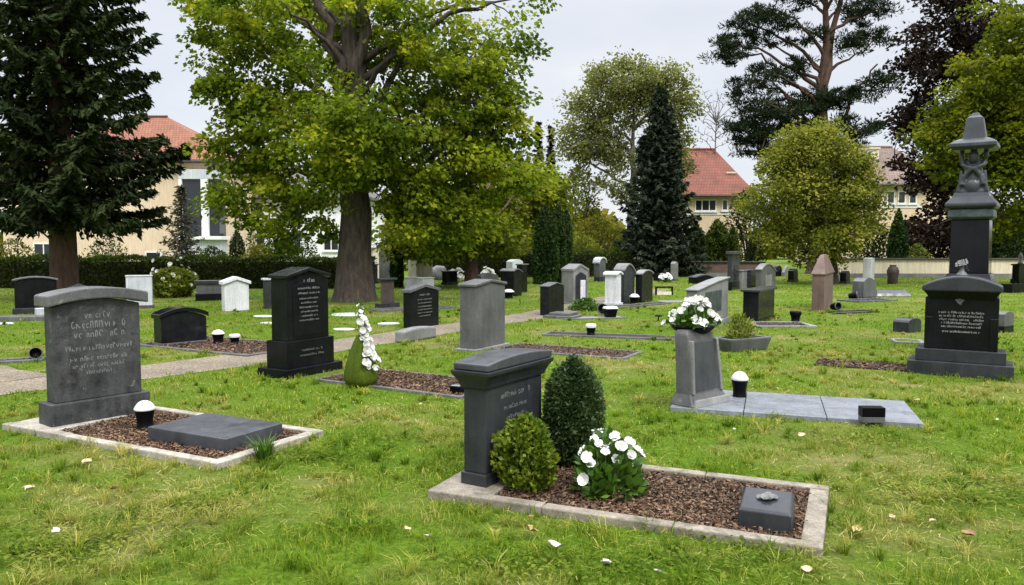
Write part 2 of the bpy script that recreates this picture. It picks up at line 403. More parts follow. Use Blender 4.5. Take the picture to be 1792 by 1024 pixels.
def plot(label, A, Bp, width, kw=.08, kh=.06, kmat='conc', dens=900, head=0, kerb=True, seed=1, bed='soil', inner=True, csize=.03):
    """grave border; A and Bp are the near corners, the plot lies to the left of A->Bp"""
    A = Vector(A); Bp = Vector(Bp); d = Bp - A; L = d.length; a = math.atan2(d.y, d.x)
    n = Vector((-math.sin(a), math.cos(a), 0))
    r = root('grave_plot', label, 'grave plot', A + d * .5 + n * width * .5, a, 'kerbed grave plots in the lawn')
    hl, hw = L / 2, width / 2
    if kerb:
        ns = max(1, round(L / .8)) if kmat in ('conc', 'wconc') else 1; rk_ = random.Random(seed)
        for i in range(ns):
            xa, xb = -hl + L * i / ns + (.002 if i else 0), -hl + L * (i + 1) / ns - (.002 if i < ns - 1 else 0)
            for ya in (-hw, hw - kw):
                j1, j2 = (rk_.uniform(-.005, .005), rk_.uniform(-.004, .004)) if ns > 1 else (0, 0)
                B().box(xa, xb, ya + j1, ya + kw + j1, -.03, kh + j2).done('kerb_stone', M[kmat], r, .009)
        B().box(hl - kw * 1.25, hl, -hw + kw, hw - kw, -.03, kh - .003).done('kerb_stone', M[kmat], r, .008)
        B().box(-hl, -hl + max(kw, head), -hw + kw, hw - kw, -.03, kh - .003).done('head_slab' if head > kw * 1.5 else 'kerb_stone', M[kmat], r, .008)
    x0, x1, y0, y1 = -hl + max(kw, head) if kerb else -hl, hl - kw if kerb else hl, -hw + kw if kerb else -hw, hw - kw if kerb else hw
    zb = max(.012, kh - .035) if kerb else .02
    B().box(x0 - .004, x1 + .004, y0 - .004, y1 + .004, -.02, zb).done('bed', M[bed], r)
    if dens: chips('bark_mulch', x0, x1, y0, y1, zb, dens, r, seed=seed, size=csize)
    exclude([A, Bp, Bp + n * width, A + n * width])
    return r
def local(r, x, y, z=0):                  # a point in the frame of a root
    return Matrix.Translation(r.location) @ Matrix.Rotation(r.rotation_euler.z, 4, 'Z') @ Vector((x, y, z))
def toplocal(r, p):
    return (Matrix.Translation(r.location) @ Matrix.Rotation(r.rotation_euler.z, 4, 'Z')).inverted() @ Vector(p)
def toparc(w, style, rise, n=14):
    """outline of a top edge from the right end to the left end, z above the eaves"""
    if style == 'flat' or rise == 0: return [(w / 2, 0), (-w / 2, 0)]
    if style == 'gable': return [(w / 2, 0), (0, rise), (-w / 2, 0)]
    if style == 'slant': return [(w / 2, rise), (w * .1, rise * .72), (-w / 2, 0)]
    out = []
    for i in range(n + 1):
        x = w / 2 - w * i / n; u = 2 * x / w
        if style == 'segment': z = rise * (1 - u * u)
        elif style == 'round': z = rise * math.sqrt(max(0, 1 - u * u))
        elif style == 'wave': z = rise * (.5 + .5 * math.cos(PI * u)) 
        elif style == 'skew': z = rise * math.sin(PI * min(1, (u + 1.25) / 2.25)) 
        out.append((x, z))
    return out
def glyphs(b, cx, z, hgt, wid, rng, y=-.003, weight=.13):
    hgt *= .8; z += hgt * .1
    """one line of unreadable carved lettering"""
    x = cx - wid / 2; tck = hgt * weight
    def seg(x0, z0, x1, z1):
        d = Vector((x1 - x0, 0, z1 - z0))
        if d.length < 1e-5: return
        nn = Vector((-d.z, 0, d.x)).normalized() * tck * .5
        q = [(x0 + nn.x, z0 + nn.z), (x0 - nn.x, z0 - nn.z), (x1 - nn.x, z1 - nn.z), (x1 + nn.x, z1 + nn.z)]
        b.face([b.bm.verts.new((px_, y, pz_)) for px_, pz_ in q])
    while x < cx + wid / 2:
        cw = hgt * rng.uniform(.35, .62); hh = hgt * rng.choice((1, .68, .68, .7))
        k = rng.random()
        if k < .13: x += hgt * .45; continue
        if k < .4:
            seg(x, z, x, z + hh); 
            if rng.random() < .7: seg(x, z + hh * rng.choice((.05, .5, .95)), x + cw * .8, z + hh * rng.choice((.05, .5, .95)))
        elif k < .65:
            n = 8; a0 = rng.uniform(0, 1.2); a1 = a0 + rng.uniform(4, 6.2)
            pr = None
            for i in range(n + 1):
                a = a0 + (a1 - a0) * i / n; p = (x + cw * .42 + cw * .42 * math.cos(a), z + hh * .5 + hh * .47 * math.sin(a))
                if pr: seg(*pr, *p)
                pr = p
        elif k < .85:
            seg(x, z, x, z + hh * .95); seg(x, z + hh * .8, x + cw * .6, z + hh * .95); seg(x + cw * .6, z + hh * .95, x + cw * .75, z)
        else:
            seg(x, z + hh, x + cw * .4, z); seg(x + cw * .4, z, x + cw * .8, z + hh)
        x += cw + hgt * .17
def headstone(label, xl, xc, xr, yb, yt, phi=62, style='gable', rise=.15, mat='char', capmat=None, cap=None, plinth=(), pmat=None, text=None, panel=None, w=None, th=None, h=None, z0=0, name='headstone', tilt=None, taper=0, cat='headstone', group='headstones standing in rows on the lawn', bev=.006, seed=1, lmat='letter', P=None):
    """xl, xc, xr: columns of the foot's rear-left, front-left and front-right corners; yb its row; yt the row of the top"""
    P = P or ground(xc, yb, z0); a = R(phi)
    fx = (math.cos(a), math.sin(a)); bk = (-math.sin(a), math.cos(a))
    w = w or max(.2, solve(P, fx, xr)); th = th or (abs(solve(P, bk, xl)) if xl is not None else .2)
    th = min(th, .6)
    h = h or height(Vector((P.x + fx[0] * w / 2, P.y + fx[1] * w / 2, z0)), yt)
    C = P + Vector((fx[0] * w / 2 + bk[0] * th / 2, fx[1] * w / 2 + bk[1] * th / 2, 0))
    r = root(name, label, cat, C, a, group)
    if tilt: r.rotation_euler = (tilt[0], tilt[1], a)
    if z0 < .1: exclude([P, P + Vector((*fx, 0)) * w, P + Vector((*fx, 0)) * w + Vector((*bk, 0)) * th, P + Vector((*bk, 0)) * th])
    pm = M[pmat or mat]; z = 0; W, T = w, th
    for i, (ph, ins) in enumerate(plinth):          # ins: how far the NEXT storey steps back
        B().box(-W / 2, W / 2, -T / 2, T / 2, z - (.05 if i == 0 else 0), z + ph).done('plinth' if i else 'base', pm, r, bev)
        z += ph; W -= 2 * ins; T -= 2 * ins * .8
    ch, co = (cap or (0, 0))[:2]
    eave = h - z - rise - ch
    body = [(-W / 2, z), (W / 2, z), *[(x * (1 - 2 * taper / W), z + eave + q) for x, q in toparc(W, style, rise)]]
    B().prism(body, -T / 2, T / 2).done('shaft', M[mat], r, bev)
    r['_'] = 0; del r['_']
    if cap:
        ca = toparc(W - 2 * taper + 2 * co, style, rise)
        zc = z + eave + .002
        prof = ([(x, zc + q) for x, q in ca][::-1] if len(cap) < 3 else [(ca[-1][0], zc), (ca[0][0], zc)]) + [(x, zc + q + ch) for x, q in ca]
        B().prism(prof, -T / 2 - co, T / 2 + co * .8).done('cap', M[capmat or mat], r, min(bev * 1.5, ch * .3))
    yf = -T / 2
    if panel:                              # (width share, z share low, z share high, material, style)
        pw, p0, p1, pmt, pst = panel
        hw = W * pw / 2; bz, tz = z + eave * p0, z + eave * p1; rs = rise * .8 if pst != 'flat' else 0
        prof = [(-hw, bz), (hw, bz), *[(x, tz + q) for x, q in toparc(2 * hw, pst, rs)]]
        B().prism(prof, yf - .008, yf + .004).done('inset_panel', M[pmt], r, .003)
        yf -= .008
    if text:                               # list of (z share, letter height, width share)
        b = B(); rng = random.Random(seed * 13 + 5)
        for zz, lh, ws in text: glyphs(b, 0, z + eave * zz, lh, W * ws, rng, yf - .002)
        me = bpy.data.meshes.new('lettering'); b.bm.to_mesh(me); b.bm.free()
        link('lettering', me, M[lmat], r)
    r['h_'] = h; hh = r['h_']; del r['h_']
    DIM[r.name] = (W, T, h, z, eave)
    return r
DIM = {}
def lantern(label, px, py, ytop, z0=0, group='white-lidded grave lanterns', lidmat='lid', kind=0, P=None, wpx=None):
    P = P or ground(px, py, z0); h = height(P, ytop)
    rr = (wpx * P.y / F / 2) if wpx else h * .32
    r = root('grave_lantern', label, 'grave lantern', P, random.uniform(0, 6), group)
    B().lathe([(rr * .78, 0), (rr * .80, .01), (rr * .74, h * .06), (rr * .76, h * .3), (rr * .92, h * .62), (rr * .97, h * .66), (rr * .95, h * .68)], 24).done('body', M['plastic'], r, 0, True)
    if kind == 0:
        B().lathe([(rr * .99, h * .665), (rr * 1.02, h * .69), (rr * 1.0, h * .74), (rr * .86, h * .82), (rr * .62, h * .93), (rr * .3, h * .99), (rr * .05, h)], 24).done('lid', M[lidmat], r, 0, True)
    else:
        B().lathe([(rr * .97, h * .67), (rr * 1.05, h * .70), (rr * 1.05, h * .9), (rr * .95, h), (rr * .1, h)], 24).done('lid', M[lidmat], r, 0, False)
    return r
# ------------------------------------------------------------------ plants
def shrub(name, label, cat, P, prof, n, ls, mat, seed=1, asp=.5, lump=.12, nlump=26, group=None, inner=.45, stem='bark_dark', out=.8, up=.5):
    """prof: list of (radius, z) for the outline; leaves fill a lumpy shell"""
    rng = np.random.default_rng(seed)
    r = root(name, label, cat, P, 0, group)
    rr = np.array([p[0] for p in prof]); zz = np.array([p[1] for p in prof])
    z = rng.uniform(zz[0], zz[-1], n * 2); rad = np.interp(z, zz, rr)
    keep = rng.random(n * 2) < (rad / rr.max()) ** .8 * .9 + .1; z, rad = z[keep][:n], rad[keep][:n]; n = len(z)
    th = rng.uniform(0, 2 * PI, n)
    # lumps: directions whose neighbourhood bulges
    lt, lz = rng.uniform(0, 2 * PI, nlump), rng.uniform(zz[0], zz[-1], nlump)
    hs = (zz[-1] - zz[0])
    D = np.cos(th[:, None] - lt[None, :]); dz = (z[:, None] - lz[None, :]) / hs
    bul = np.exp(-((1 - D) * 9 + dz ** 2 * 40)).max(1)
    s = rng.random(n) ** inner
    rad2 = rad * (1 - lump + 1.7 * lump * bul) * s + rng.normal(0, .012, n) * rr.max()
    Pp = np.stack([rad2 * np.cos(th), rad2 * np.sin(th), z + rng.normal(0, .02, n) * hs], 1)
    A = np.stack([np.cos(th) * out, np.sin(th) * out, np.full(n, up)], 1) + rng.normal(0, .65, (n, 3))
    V = leafquads(Pp, A, ls * rng.uniform(.65, 1.3, n), asp, rng)
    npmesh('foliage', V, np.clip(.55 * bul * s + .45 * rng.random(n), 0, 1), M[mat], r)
    lines = []
    for i in range(9):
        a = rng.uniform(0, 6.28); q = rng.uniform(.3, .8)
        p1 = np.array([math.cos(a) * rr.max() * q, math.sin(a) * rr.max() * q, hs * rng.uniform(.5, .9) + zz[0]])
        lines.append(([(0, 0, -.03), p1 * np.array([.4, .4, .5]), p1], np.array([.035, .022, .006]) * rr.max() * 1.3))
    tubes('stem', lines, M[stem], r, 5)
    return r
def blossom_mesh(rad, petals=6, cup=.5, seed=0, layers=1):
    rng = random.Random(seed); b = B()
    for L in range(layers):
        rl = rad * (1 - .35 * L); c = cup + .35 * L
        for i in range(petals - L):
            a = 2 * PI * i / (petals - L) + rng.uniform(-.15, .15) + L * .4
            wv = rl * rng.uniform(.40, .54); rows = []; tw = rng.uniform(-.25, .25); lf = rng.uniform(.7, 1.35)
            for s_, wf in ((.05, .25), (.4, .85), (.75, 1.0), (1.0, .55)):
                rr_ = rl * s_; zz_ = c * lf * rl * s_ * s_ + .02 * L * rad - (.12 * rl if s_ == 1.0 else 0)
                rows.append([(rr_, wv * wf * u, zz_ + .12 * rl * u * u + tw * u * rl * s_ * .5 + rng.uniform(-.04, .04) * rl) for u in (-1, 0, 1)])
            vv = [[b.bm.verts.new((x * math.cos(a) - y * math.sin(a), x * math.sin(a) + y * math.cos(a), z)) for x, y, z in row] for row in rows]
            for p, q in zip(vv, vv[1:]):
                for k in (0, 1): b.face((p[k], p[k + 1], q[k + 1], q[k]))
    return b.done('blossom', M['petal'], smooth=True, mesh_only=True)
BLOS = [blossom_mesh(1, 6, .45, 1, 2), blossom_mesh(1, 5, .25, 2, 1), blossom_mesh(1, 7, .7, 3, 3), blossom_mesh(1, 5, .9, 4, 2)]
RELF = BLOS[2].copy(); RELF.materials.clear(); RELF.materials.append(M['lgrey'])
def blossom(parent, p, d, s, k=0):
    o = bpy.data.objects.new('blossom', BLOS[k % 4]); COL.objects.link(o); o.parent = parent
    o.location = p; q = Vector(d).normalized().to_track_quat('Z', 'Y')
    o.rotation_euler = (q.to_matrix() @ Matrix.Rotation(random.uniform(0, 6), 3, 'Z')).to_euler(); o.scale = (s, s, s * random.uniform(.8, 1.15))
    return o
def leafclump(name, parent, c, r, n, ls, mat, seed=1, asp=.55, flat=.7, up=.4):
    rng = np.random.default_rng(seed)
    D = unit(rng.normal(size=(n, 3))); D[:, 2] = np.abs(D[:, 2]) if up > .3 else D[:, 2]
    Pp = np.array(c) + D * (np.array(r) * (rng.random((n, 1)) ** .45)) * np.array([1, 1, flat])
    V = leafquads(Pp, D + rng.normal(0, .5, (n, 3)) + np.array([0, 0, up]), ls * rng.uniform(.6, 1.3, n), asp, rng, .8)
    return npmesh(name, V, rng.random(n), M[mat], parent)
exec_parts = []
# ================================================================== FRONT GRAVE (middle)
gA, gB, gC = ground(748, 872), ground(1440, 977), ground(1504, 868)
mid = plot('concrete kerbed grave of bark mulch nearest the camera, holding the white flower bush', gA, gB, 1.12, .09, .055, 'conc', 9000, head=.42, seed=3, csize=.021)
h1 = headstone('charcoal headstone with overhanging flat domed cap at head of the nearest mulched grave', 806, 851, 950, 868, 620, 58.5, 'segment', .028, 'char', 'slab',
     (.045, .055, 1), [(.13, .018)], None, [(.84, .07, .62), (.68, .05, .5), (.56, .04, .4), (.46, .035, .3)], None, w=.765, th=.20, h=.875, lmat='letter_dim', seed=4)
W1, T1, H1, z1, e1 = DIM[h1.name]         # cavetto under the cap
zc = z1 + e1
B().loft([[(-W1 / 2 - o, -T1 / 2 - o, zc + dz), (W1 / 2 + o, -T1 / 2 - o, zc + dz), (W1 / 2 + o, T1 / 2 + o * .9, zc + dz), (-W1 / 2 - o, T1 / 2 + o * .9, zc + dz)] for o, dz in ((.004, -.125), (.016, -.115), (.024, -.09), (.040, -.055), (.062, -.028), (.066, -.012), (.066, .0))]).done('cap_moulding', M['char'], h1, .004)
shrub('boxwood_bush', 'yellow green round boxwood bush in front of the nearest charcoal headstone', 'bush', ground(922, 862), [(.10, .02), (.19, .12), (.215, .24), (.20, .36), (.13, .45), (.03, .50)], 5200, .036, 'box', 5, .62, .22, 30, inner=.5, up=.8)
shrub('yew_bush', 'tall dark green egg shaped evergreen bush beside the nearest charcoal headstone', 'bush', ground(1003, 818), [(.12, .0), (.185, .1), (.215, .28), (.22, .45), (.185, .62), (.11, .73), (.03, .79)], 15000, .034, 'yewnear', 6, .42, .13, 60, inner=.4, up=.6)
def flower_bush(name, label, P, rad, hgt, n, ls, blooms, br, seed=1, mat='flower_leaf'):
    rng = random.Random(seed); r = root(name, label, 'flowers', P)
    leafclump('foliage', r, (0, 0, .02), (rad, rad, hgt), n, ls, mat, seed, .7, hgt / rad * .85)
    lines = []
    for i in range(blooms):
        a = rng.uniform(0, 2 * PI); q = rng.random() ** .4 * .98
        d = Vector((math.cos(a) * q, math.sin(a) * q, .35 + (1 - q * q) * .6))
        p = Vector((d.x * rad * 1.02, d.y * rad * 1.02, .02 + hgt * (.14 + .85 * math.sqrt(max(0, 1 - q * q)) * rng.uniform(.8, 1.1) + .25 * rng.random())))
        s = br * rng.uniform(.75, 1.2)
        blossom(r, p, (d.x + rng.uniform(-.3, .3), d.y - .55 + rng.uniform(-.3, .3), d.z + .35), s, rng.randrange(3))
        lines.append(([(d.x * rad * .2, d.y * rad * .2, 0), (p.x * .8, p.y * .8, p.z * .7), tuple(p)], [.005, .004, .003]))
    tubes('stem', lines, M['twig'], r, 4)
    return r
flower_bush('flower_bush', 'low leafy bush of large white blossoms in the nearest mulched grave', ground(1066, 868), .25, .34, 620, .08, 27, .035, 5)
# small pillow stone with a white rose
pp = ground(1350, 938)
pr = root('pillow_stone', 'small black sloping pillow stone with a white rose on the mulch of nearest grave', 'grave marker', (pp.x, pp.y + .09, .03), R(-24), None)
B().loft([[(-.145, -.1, -.02), (.145, -.1, -.02), (.145, .1, -.02), (-.145, .1, -.02)], [(-.14, -.105, .10), (.14, -.105, .10), (.14, .11, .165), (-.14, .11, .165)], [(-.125, -.09, .115), (.125, -.09, .115), (.125, .095, .177), (-.125, .095, .177)]]).done('block', M['char'], pr, .006)
for k, (dx, dy, s) in enumerate(((0, 0, .034), (.035, .012, .024), (-.034, .0, .022), (.005, .035, .02))):
    o = blossom(pr, (dx, dy + .005, .145 + (dy + .005) * .36), (0, -.3, 1), s, 2); o.name = 'rose_relief'; o.data = RELF; o.scale.z *= .6
# ================================================================== FRONT LEFT GRAVE
lA, lB = ground(4, 752), ground(380, 823)
lp = plot('pale concrete kerbed grave in front of the weathered grey headstone', lA, lB, 1.13, .085, .05, 'wconc', 7000, head=.62, seed=8, csize=.022)
h2 = headstone('large weathered grey headstone with curved overhanging cap and worn lettering, front left', 55, 92, 262, 758, 503, 53, 'segment', .06, 'old', 'oldcap',
     (.10, .06), [(.235, .055)], 'old', [(.86, .07, .3), (.755, .08, .6), (.655, .075, .55), (.52, .06, .75), (.41, .055, .7), (.335, .048, .6), (.265, .042, .3)], None, w=.86, th=.27, lmat='letter_dim', seed=9, bev=.009)
h2.rotation_euler.z = R(52)
# flat dark slab
sA, sB = ground(400, 796, .05), ground(500, 773, .05)
sl = root('grave_slab', 'flat dark granite slab lying on the mulch of the front left grave', 'grave slab', (ground(378, 772).x, ground(378, 772).y, .03), R(-27))
B().box(-.44, .44, -.30, .30, -.02, .105).done('slab', M['slab'], sl, .007)
lantern('black grave lantern with white domed lid at the corner of the weathered grey headstone', 254, 749, 701, .03, wpx=35)
tg = root('grass_tuft', 'tall bright green grass tuft at the kerb corner of the front left grave', 'grass tuft', ground(463, 806))
rng = np.random.default_rng(4)
def tuft(parent, n, hgt, spread, wid, mat, seed, k=1.0):
    rng = np.random.default_rng(seed); th = rng.uniform(0, 2 * PI, n); q = np.sqrt(rng.random(n)) * spread * .35
    base = np.stack([q * np.cos(th), q * np.sin(th), np.zeros(n)], 1)
    out = np.stack([np.cos(th), np.sin(th), np.zeros(n)], 1); l = hgt * rng.uniform(.55, 1.1, n)[:, None]; o = spread * rng.uniform(.2, 1., n)[:, None]
    mid_ = base + out * o * .35 + np.array([0, 0, 1]) * l * .62; tip = base + out * o + np.array([0, 0, 1]) * l * rng.uniform(.75, 1, n)[:, None]
    side = np.stack([-np.sin(th), np.cos(th), np.zeros(n)], 1) * wid
    V1 = np.stack([base - side * .5, base + side * .5, mid_ + side * .4, mid_ - side * .4], 1); V2 = np.stack([mid_ - side * .4, mid_ + side * .4, tip + side * .04, tip - side * .04], 1)
    rv = rng.random(n)
    return npmesh('blades', np.concatenate([V1, V2]), np.concatenate([rv, rv]), mat, parent)
tuft(tg, 150, .2, .15, .010, M['flower_leaf'], 3)
# ================================================================== BLACK TALL STONE, left of centre
h3 = headstone('tall black polished headstone with arched panel and lines of lettering on a two step base', 451, 501, 600, 665, 468, 59, 'gable', .09, 'black', 'black_worn',
     (.045, .03), [(.11, .085), (.33, .05)], 'black', [(.93, .06, .22), (.82, .035, .52), (.74, .032, .5), (.655, .03, .45), (.585, .03, .4), (.51, .03, .44), (.44, .028, .42), (.37, .028, .4), (.3, .028, .46)], (.74, .06, .88, 'black', 'gable'), seed=12)
b_ = B(); rg = random.Random(6); W3, T3, H3, z3, e3 = DIM[h3.name]
glyphs(b_, 0, .30, .032, .34, rg, -T3 / 2 - .055); glyphs(b_, 0, .24, .032, .40, rg, -T3 / 2 - .055)
me = bpy.data.meshes.new('lettering'); b_.bm.to_mesh(me); b_.bm.free(); link('lettering', me, M['letter_dim'], h3)
plot('low mulched grave in front of the tall black polished headstone', ground(548, 667), ground(806, 699), 1.0, .05, .03, 'dconc', 4500, seed=11, csize=.026)
# green teardrop vase with a cascade of white flowers
vz = root('flower_vase', 'moss green pear shaped vase with white flowers cascading down one side', 'vase', ground(632, 676))
hv = height(ground(632, 676), 588)
B().lathe([(.02, .0), (.125, .005), (.175, .04), (.195, .1), (.19, .17), (.165, .28), (.125, .40), (.085, .50), (.05, .57), (.015, .60)], 28).done('body', M['mossy'], vz, 0, True)
rgv = random.Random(3)
for i in range(46):
    u = i / 45; zz = .78 - .56 * u + rgv.uniform(-.03, .03)
    prof_r = np.interp(zz, [0, .1, .17, .28, .40, .50, .60, .8], [.175, .195, .19, .165, .125, .085, .05, .03]); a = -.25 - .55 * (1 - u) + rgv.uniform(-.75, .75)
    q = prof_r + rgv.uniform(.0, .035)
    blossom(vz, (math.cos(a) * q, math.sin(a) * q, zz), (math.cos(a), math.sin(a) - .3, .5), rgv.uniform(.024, .05), rgv.randrange(4))
for i in range(7):
    a = rgv.uniform(0, 6.28); blossom(vz, (.03 * math.cos(a), .03 * math.sin(a), .72 + .035 * i), (math.cos(a), math.sin(a), 1), .018 + .003 * (7 - i), 1)
tubes('stem', [([(0, 0, .55), (.01, 0, .75), (.0, .0, .98)], [.012, .008, .003]), ([(0, 0, .6), (-.04, 0, .78), (-.07, 0, .86)], [.006, .005, .002]), ([(0, 0, .6), (.03, -.02, .8), (.06, -.02, .9)], [.006, .005, .002])], M['twig'], vz, 5)
leafclump('foliage', vz, (.0, -.01, .56), (.07, .07, .2), 70, .05, 'flower_leaf', 4, .6, 2.2)
lb = root('grave_lantern', 'low black box lantern at the foot of the mulch beside the vase', 'grave lantern', ground(800, 691), R(-27))
B().box(-.06, .06, -.055, .055, 0, .085).box(-.068, .068, -.063, .063, .085, .10).done('body', M['plastic'], lb, .005)
B().box(-.05, .05, -.045, .045, .10, .108).done('lid', M['silver'], lb, .003)
# ================================================================== GREY STONE behind the centre
plot('narrow mulched grave behind the middle charcoal headstone', ground(862, 613), ground(1093, 630), .85, .06, .025, 'dconc', 900, seed=14)
headstone('plain grey headstone with shallow gabled cap left of the path centre', 795, 833, 893, 617, 489, 60, 'gable', .06, 'grey', 'grey', (.045, .03), [(.035, .07)], 'lgrey', None, None, bev=.008)
headstone('low rough grey stone block lying beside the gravel path', 690, 708, 780, 601, 570, 62, 'segment', .03, 'lgrey', name='stone_block', cat='stone block', group=None, h=.22, w=.95, bev=.03)
headstone('black headstone with white lettering and pale slanted cap beside the gravel path', 706, 718, 768, 576, 497, 58, 'gable', .10, 'black', 'grey_d', (.06, .03), [], None, [(.9, .05, .35), (.78, .03, .5), (.68, .03, .45), (.58, .03, .46), (.49, .03, .5), (.40, .03, .5), (.31, .03, .4)], None, seed=21)
# ================================================================== wide low black stone, left
plot('mulched grave with dark edging below the wide low black headstone', ground(232, 605), ground(432, 625), 1.35, .06, .03, 'dconc', 1100, seed=15)
headstone('wide low black headstone with curved top and small overhanging cap', 268, 284, 364, 606, 538, 47, 'segment', .10, 'black_worn', 'black', (.07, .03), [(.045, .012)], 'grey_d', None, None, P=ground(282, 607))
lantern('taller of two black lanterns with white lids right of wide low black headstone', 382, 600, 577, .02, wpx=22)
lantern('shorter of two black lanterns with pale lids right of wide low black headstone', 411, 601, 585, .02, kind=1, wpx=18)
# ================================================================== SCULPTED STONE with flower bowl, right of centre
pA, pB = ground(1172, 720), ground(1618, 750)
pl = root('paved_grave', 'grave covered with pale grey paving slabs and a small black box', 'grave slab', (0, 0, 0))
dv = pB - pA; pang = math.atan2(dv.y, dv.x); Lp = dv.length; pw = 1.08
pl.location = pA; pl.rotation_euler.z = pang
for x0, x1 in ((0, Lp * .31), (Lp * .31, Lp * .64), (Lp * .64, Lp)):
    for y0, y1 in ((0, pw * .5), (pw * .5, pw)):
        B().box(x0 + .004, x1 - .004, y0 + .004, y1 - .004, -.03, .04 + random.uniform(-.002, .002)).done('paving_slab', M['pave'], pl, .004)
n_ = Vector((-math.sin(pang), math.cos(pang), 0)); exclude([pA, pB, pB + n_ * pw, pA + n_ * pw])
sc = root('sculpted_headstone', 'grey flared headstone with a dark recessed panel and a bowl of white flowers on top', 'headstone', pA + Vector((.30, .22, .04)), R(40), 'headstones standing in rows on the lawn')
def ring(x0, x1, y0, y1, z): return [(x0, y0, z), (x1, y0, z), (x1, y1, z), (x0, y1, z)]
B().loft([ring(-.26, .36, -.17, .11, 0), ring(-.25, .33, -.14, .105, .05), ring(-.23, .29, -.112, .07, .12), ring(-.225, .26, -.10, .075, .35), ring(-.22, .225, -.075, .095, .60), ring(-.215, .19, -.055, .105, .70), ring(-.19, .15, -.03, .095, .74)]).done('shaft', M['grey'], sc, .014)
B().loft([[(-.165, -.118, .14), (.235, -.114, .14), (.235, -.06, .14), (-.165, -.06, .14)], [(-.16, -.085, .62), (.17, -.085, .62), (.17, -.04, .62), (-.16, -.04, .62)]]).done('inset_panel', M['slab'], sc, .004)
for xa, xb, ww in ((-.195, -.19, .018), (.262, .2, .018)):
    B().loft([[(xa - ww, -.135, .12), (xa + ww, -.135, .12), (xa + ww, -.08, .12), (xa - ww, -.08, .12)], [(xb - ww, -.108, .64), (xb + ww, -.108, .64), (xb + ww, -.05, .64), (xb - ww, -.05, .64)]]).done('side_moulding', M['lgrey'], sc, .008)
B().box(-.24, .37, -.19, -.125, 0, .07, .03, .02).done('sill', M['lgrey'], sc, .008)
top_c = sc.location + Vector((-.02, .06, .675))
fb = root('flower_bowl', 'black bowl of white blossoms sitting on top of the grey flared headstone', 'flower bowl', top_c)
B().lathe([(.08, 0), (.14, .015), (.19, .05), (.215, .075), (.22, .085), (.20, .085), (.17, .06)], 28, sq=.8).done('bowl', M['plastic'], fb, 0, True)
leafclump('foliage', fb, (0, 0, .09), (.29, .26, .24), 420, .07, 'flower_leaf', 8, .5, .85)
rgf = random.Random(9)
for i in range(44):
    a = rgf.uniform(0, 2 * PI); q = math.sqrt(rgf.random()); p = Vector((math.cos(a) * q * .29, math.sin(a) * q * .25, .09 + .25 * (1 - q ** 1.6) + rgf.uniform(-.03, .05)))
    blossom(fb, p, (math.cos(a) * q, math.sin(a) * q - .4, .8), rgf.uniform(.028, .056), rgf.randrange(4))
lantern('black lantern with snow white lid on the paved grave beside the flared headstone', 1294, 694, 650, .04, wpx=30)
bx = root('grave_lantern', 'small black rectangular box lantern on the pale paving slabs', 'grave lantern', ground(1525, 738, .04), R(-3))
B().box(-.098, .098, -.05, .05, 0, .05).done('base', M['grey_d'], bx, .004)
B().box(-.1, .1, -.052, .052, .05, .135).done('body', M['plastic'], bx, .005)
# ================================================================== MONUMENT, right
mon = headstone('wide black memorial stone with shoulders, curved cap and lettering on two broad steps', None, 1587, 1774, 653, 487, -32, 'segment', .10, 'black', 'black', None, [(.17, .08), (.15, .09)], 'char', None, None, th=.55, h=1.06, bev=.008, name='memorial_stone')
Wm, Tm, Hm, zm, em = DIM[mon.name]
for s in (-1, 1):
    B().prism([(s * Wm / 2 - .09 * (s > 0) - .0, zm + .002), (s * Wm / 2 + .09 * (s < 0), zm + .002), (s * Wm / 2 + .09 * (s < 0), zm + .40), (s * Wm / 2 - .09 * (s > 0), zm + .40)], -Tm / 2 - .015, Tm / 2 + .01).done('shoulder', M['black'], mon, .01)
wc = Wm * .86 / 2
prof = [(-wc, Hm + .0), (wc, Hm + .0), *[(x * 1.0, Hm + .05 + q) for x, q in toparc(2 * wc, 'segment', .09)]]
B().loft([[(-wc * 1.0, -Tm / 2 - .02, Hm - .12), (wc, -Tm / 2 - .02, Hm - .12), (wc, Tm / 2 + .02, Hm - .12), (-wc, Tm / 2 + .02, Hm - .12)], [(-wc * 1.2, -Tm / 2 - .1, Hm - .02), (wc * 1.2, -Tm / 2 - .1, Hm - .02), (wc * 1.2, Tm / 2 + .1, Hm - .02), (-wc * 1.2, Tm / 2 + .1, Hm - .02)]]).done('cap_moulding', M['black'], mon, .006)
ca = toparc(2 * wc * 1.26, 'segment', .12, 16)
B().prism([(x, Hm - .02 + .0 * q) for x, q in ((-wc * 1.26, 0), (wc * 1.26, 0))] + [(x, Hm + .05 + q) for x, q in ca], -Tm / 2 - .12, Tm / 2 + .1).done('cap', M['char'], mon, .02)
b_ = B(); rg = random.Random(17)
for zz, ww in ((.62, .62), (.55, .60), (.48, .58), (.41, .56), (.34, .56), (.24, .5)): glyphs(b_, 0, zm + zz * .62 + .06, .034, Wm * ww, rg, -Tm / 2 - .018, .16)
me = bpy.data.meshes.new('lettering'); b_.bm.to_mesh(me); b_.bm.free(); link('lettering', me, M['letter'], mon)
for dx, dz, s in ((0, 0, .03), (.028, .014, .02), (-.026, .018, .02), (.01, -.03, .018)):
    o = blossom(mon, (dx - .02, -Tm / 2 - .012, zm + .60 + dz), (0, -1, .1), s, 2); o.name = 'rose_relief'; o.data = RELF
SILV = BLOS[1].copy(); SILV.materials.clear(); SILV.materials.append(M['lgrey'])
ob = root('metal_flower', 'silvery metal flower ornament standing on the curved cap of the wide black memorial', 'ornament', mon.location + Vector((.02, .06, Hm + .165)))
B().lathe([(.075, 0), (.06, .02), (.03, .06), (.022, .11), (.035, .13)], 12).done('stem', M['grey_d'], ob, 0, True)
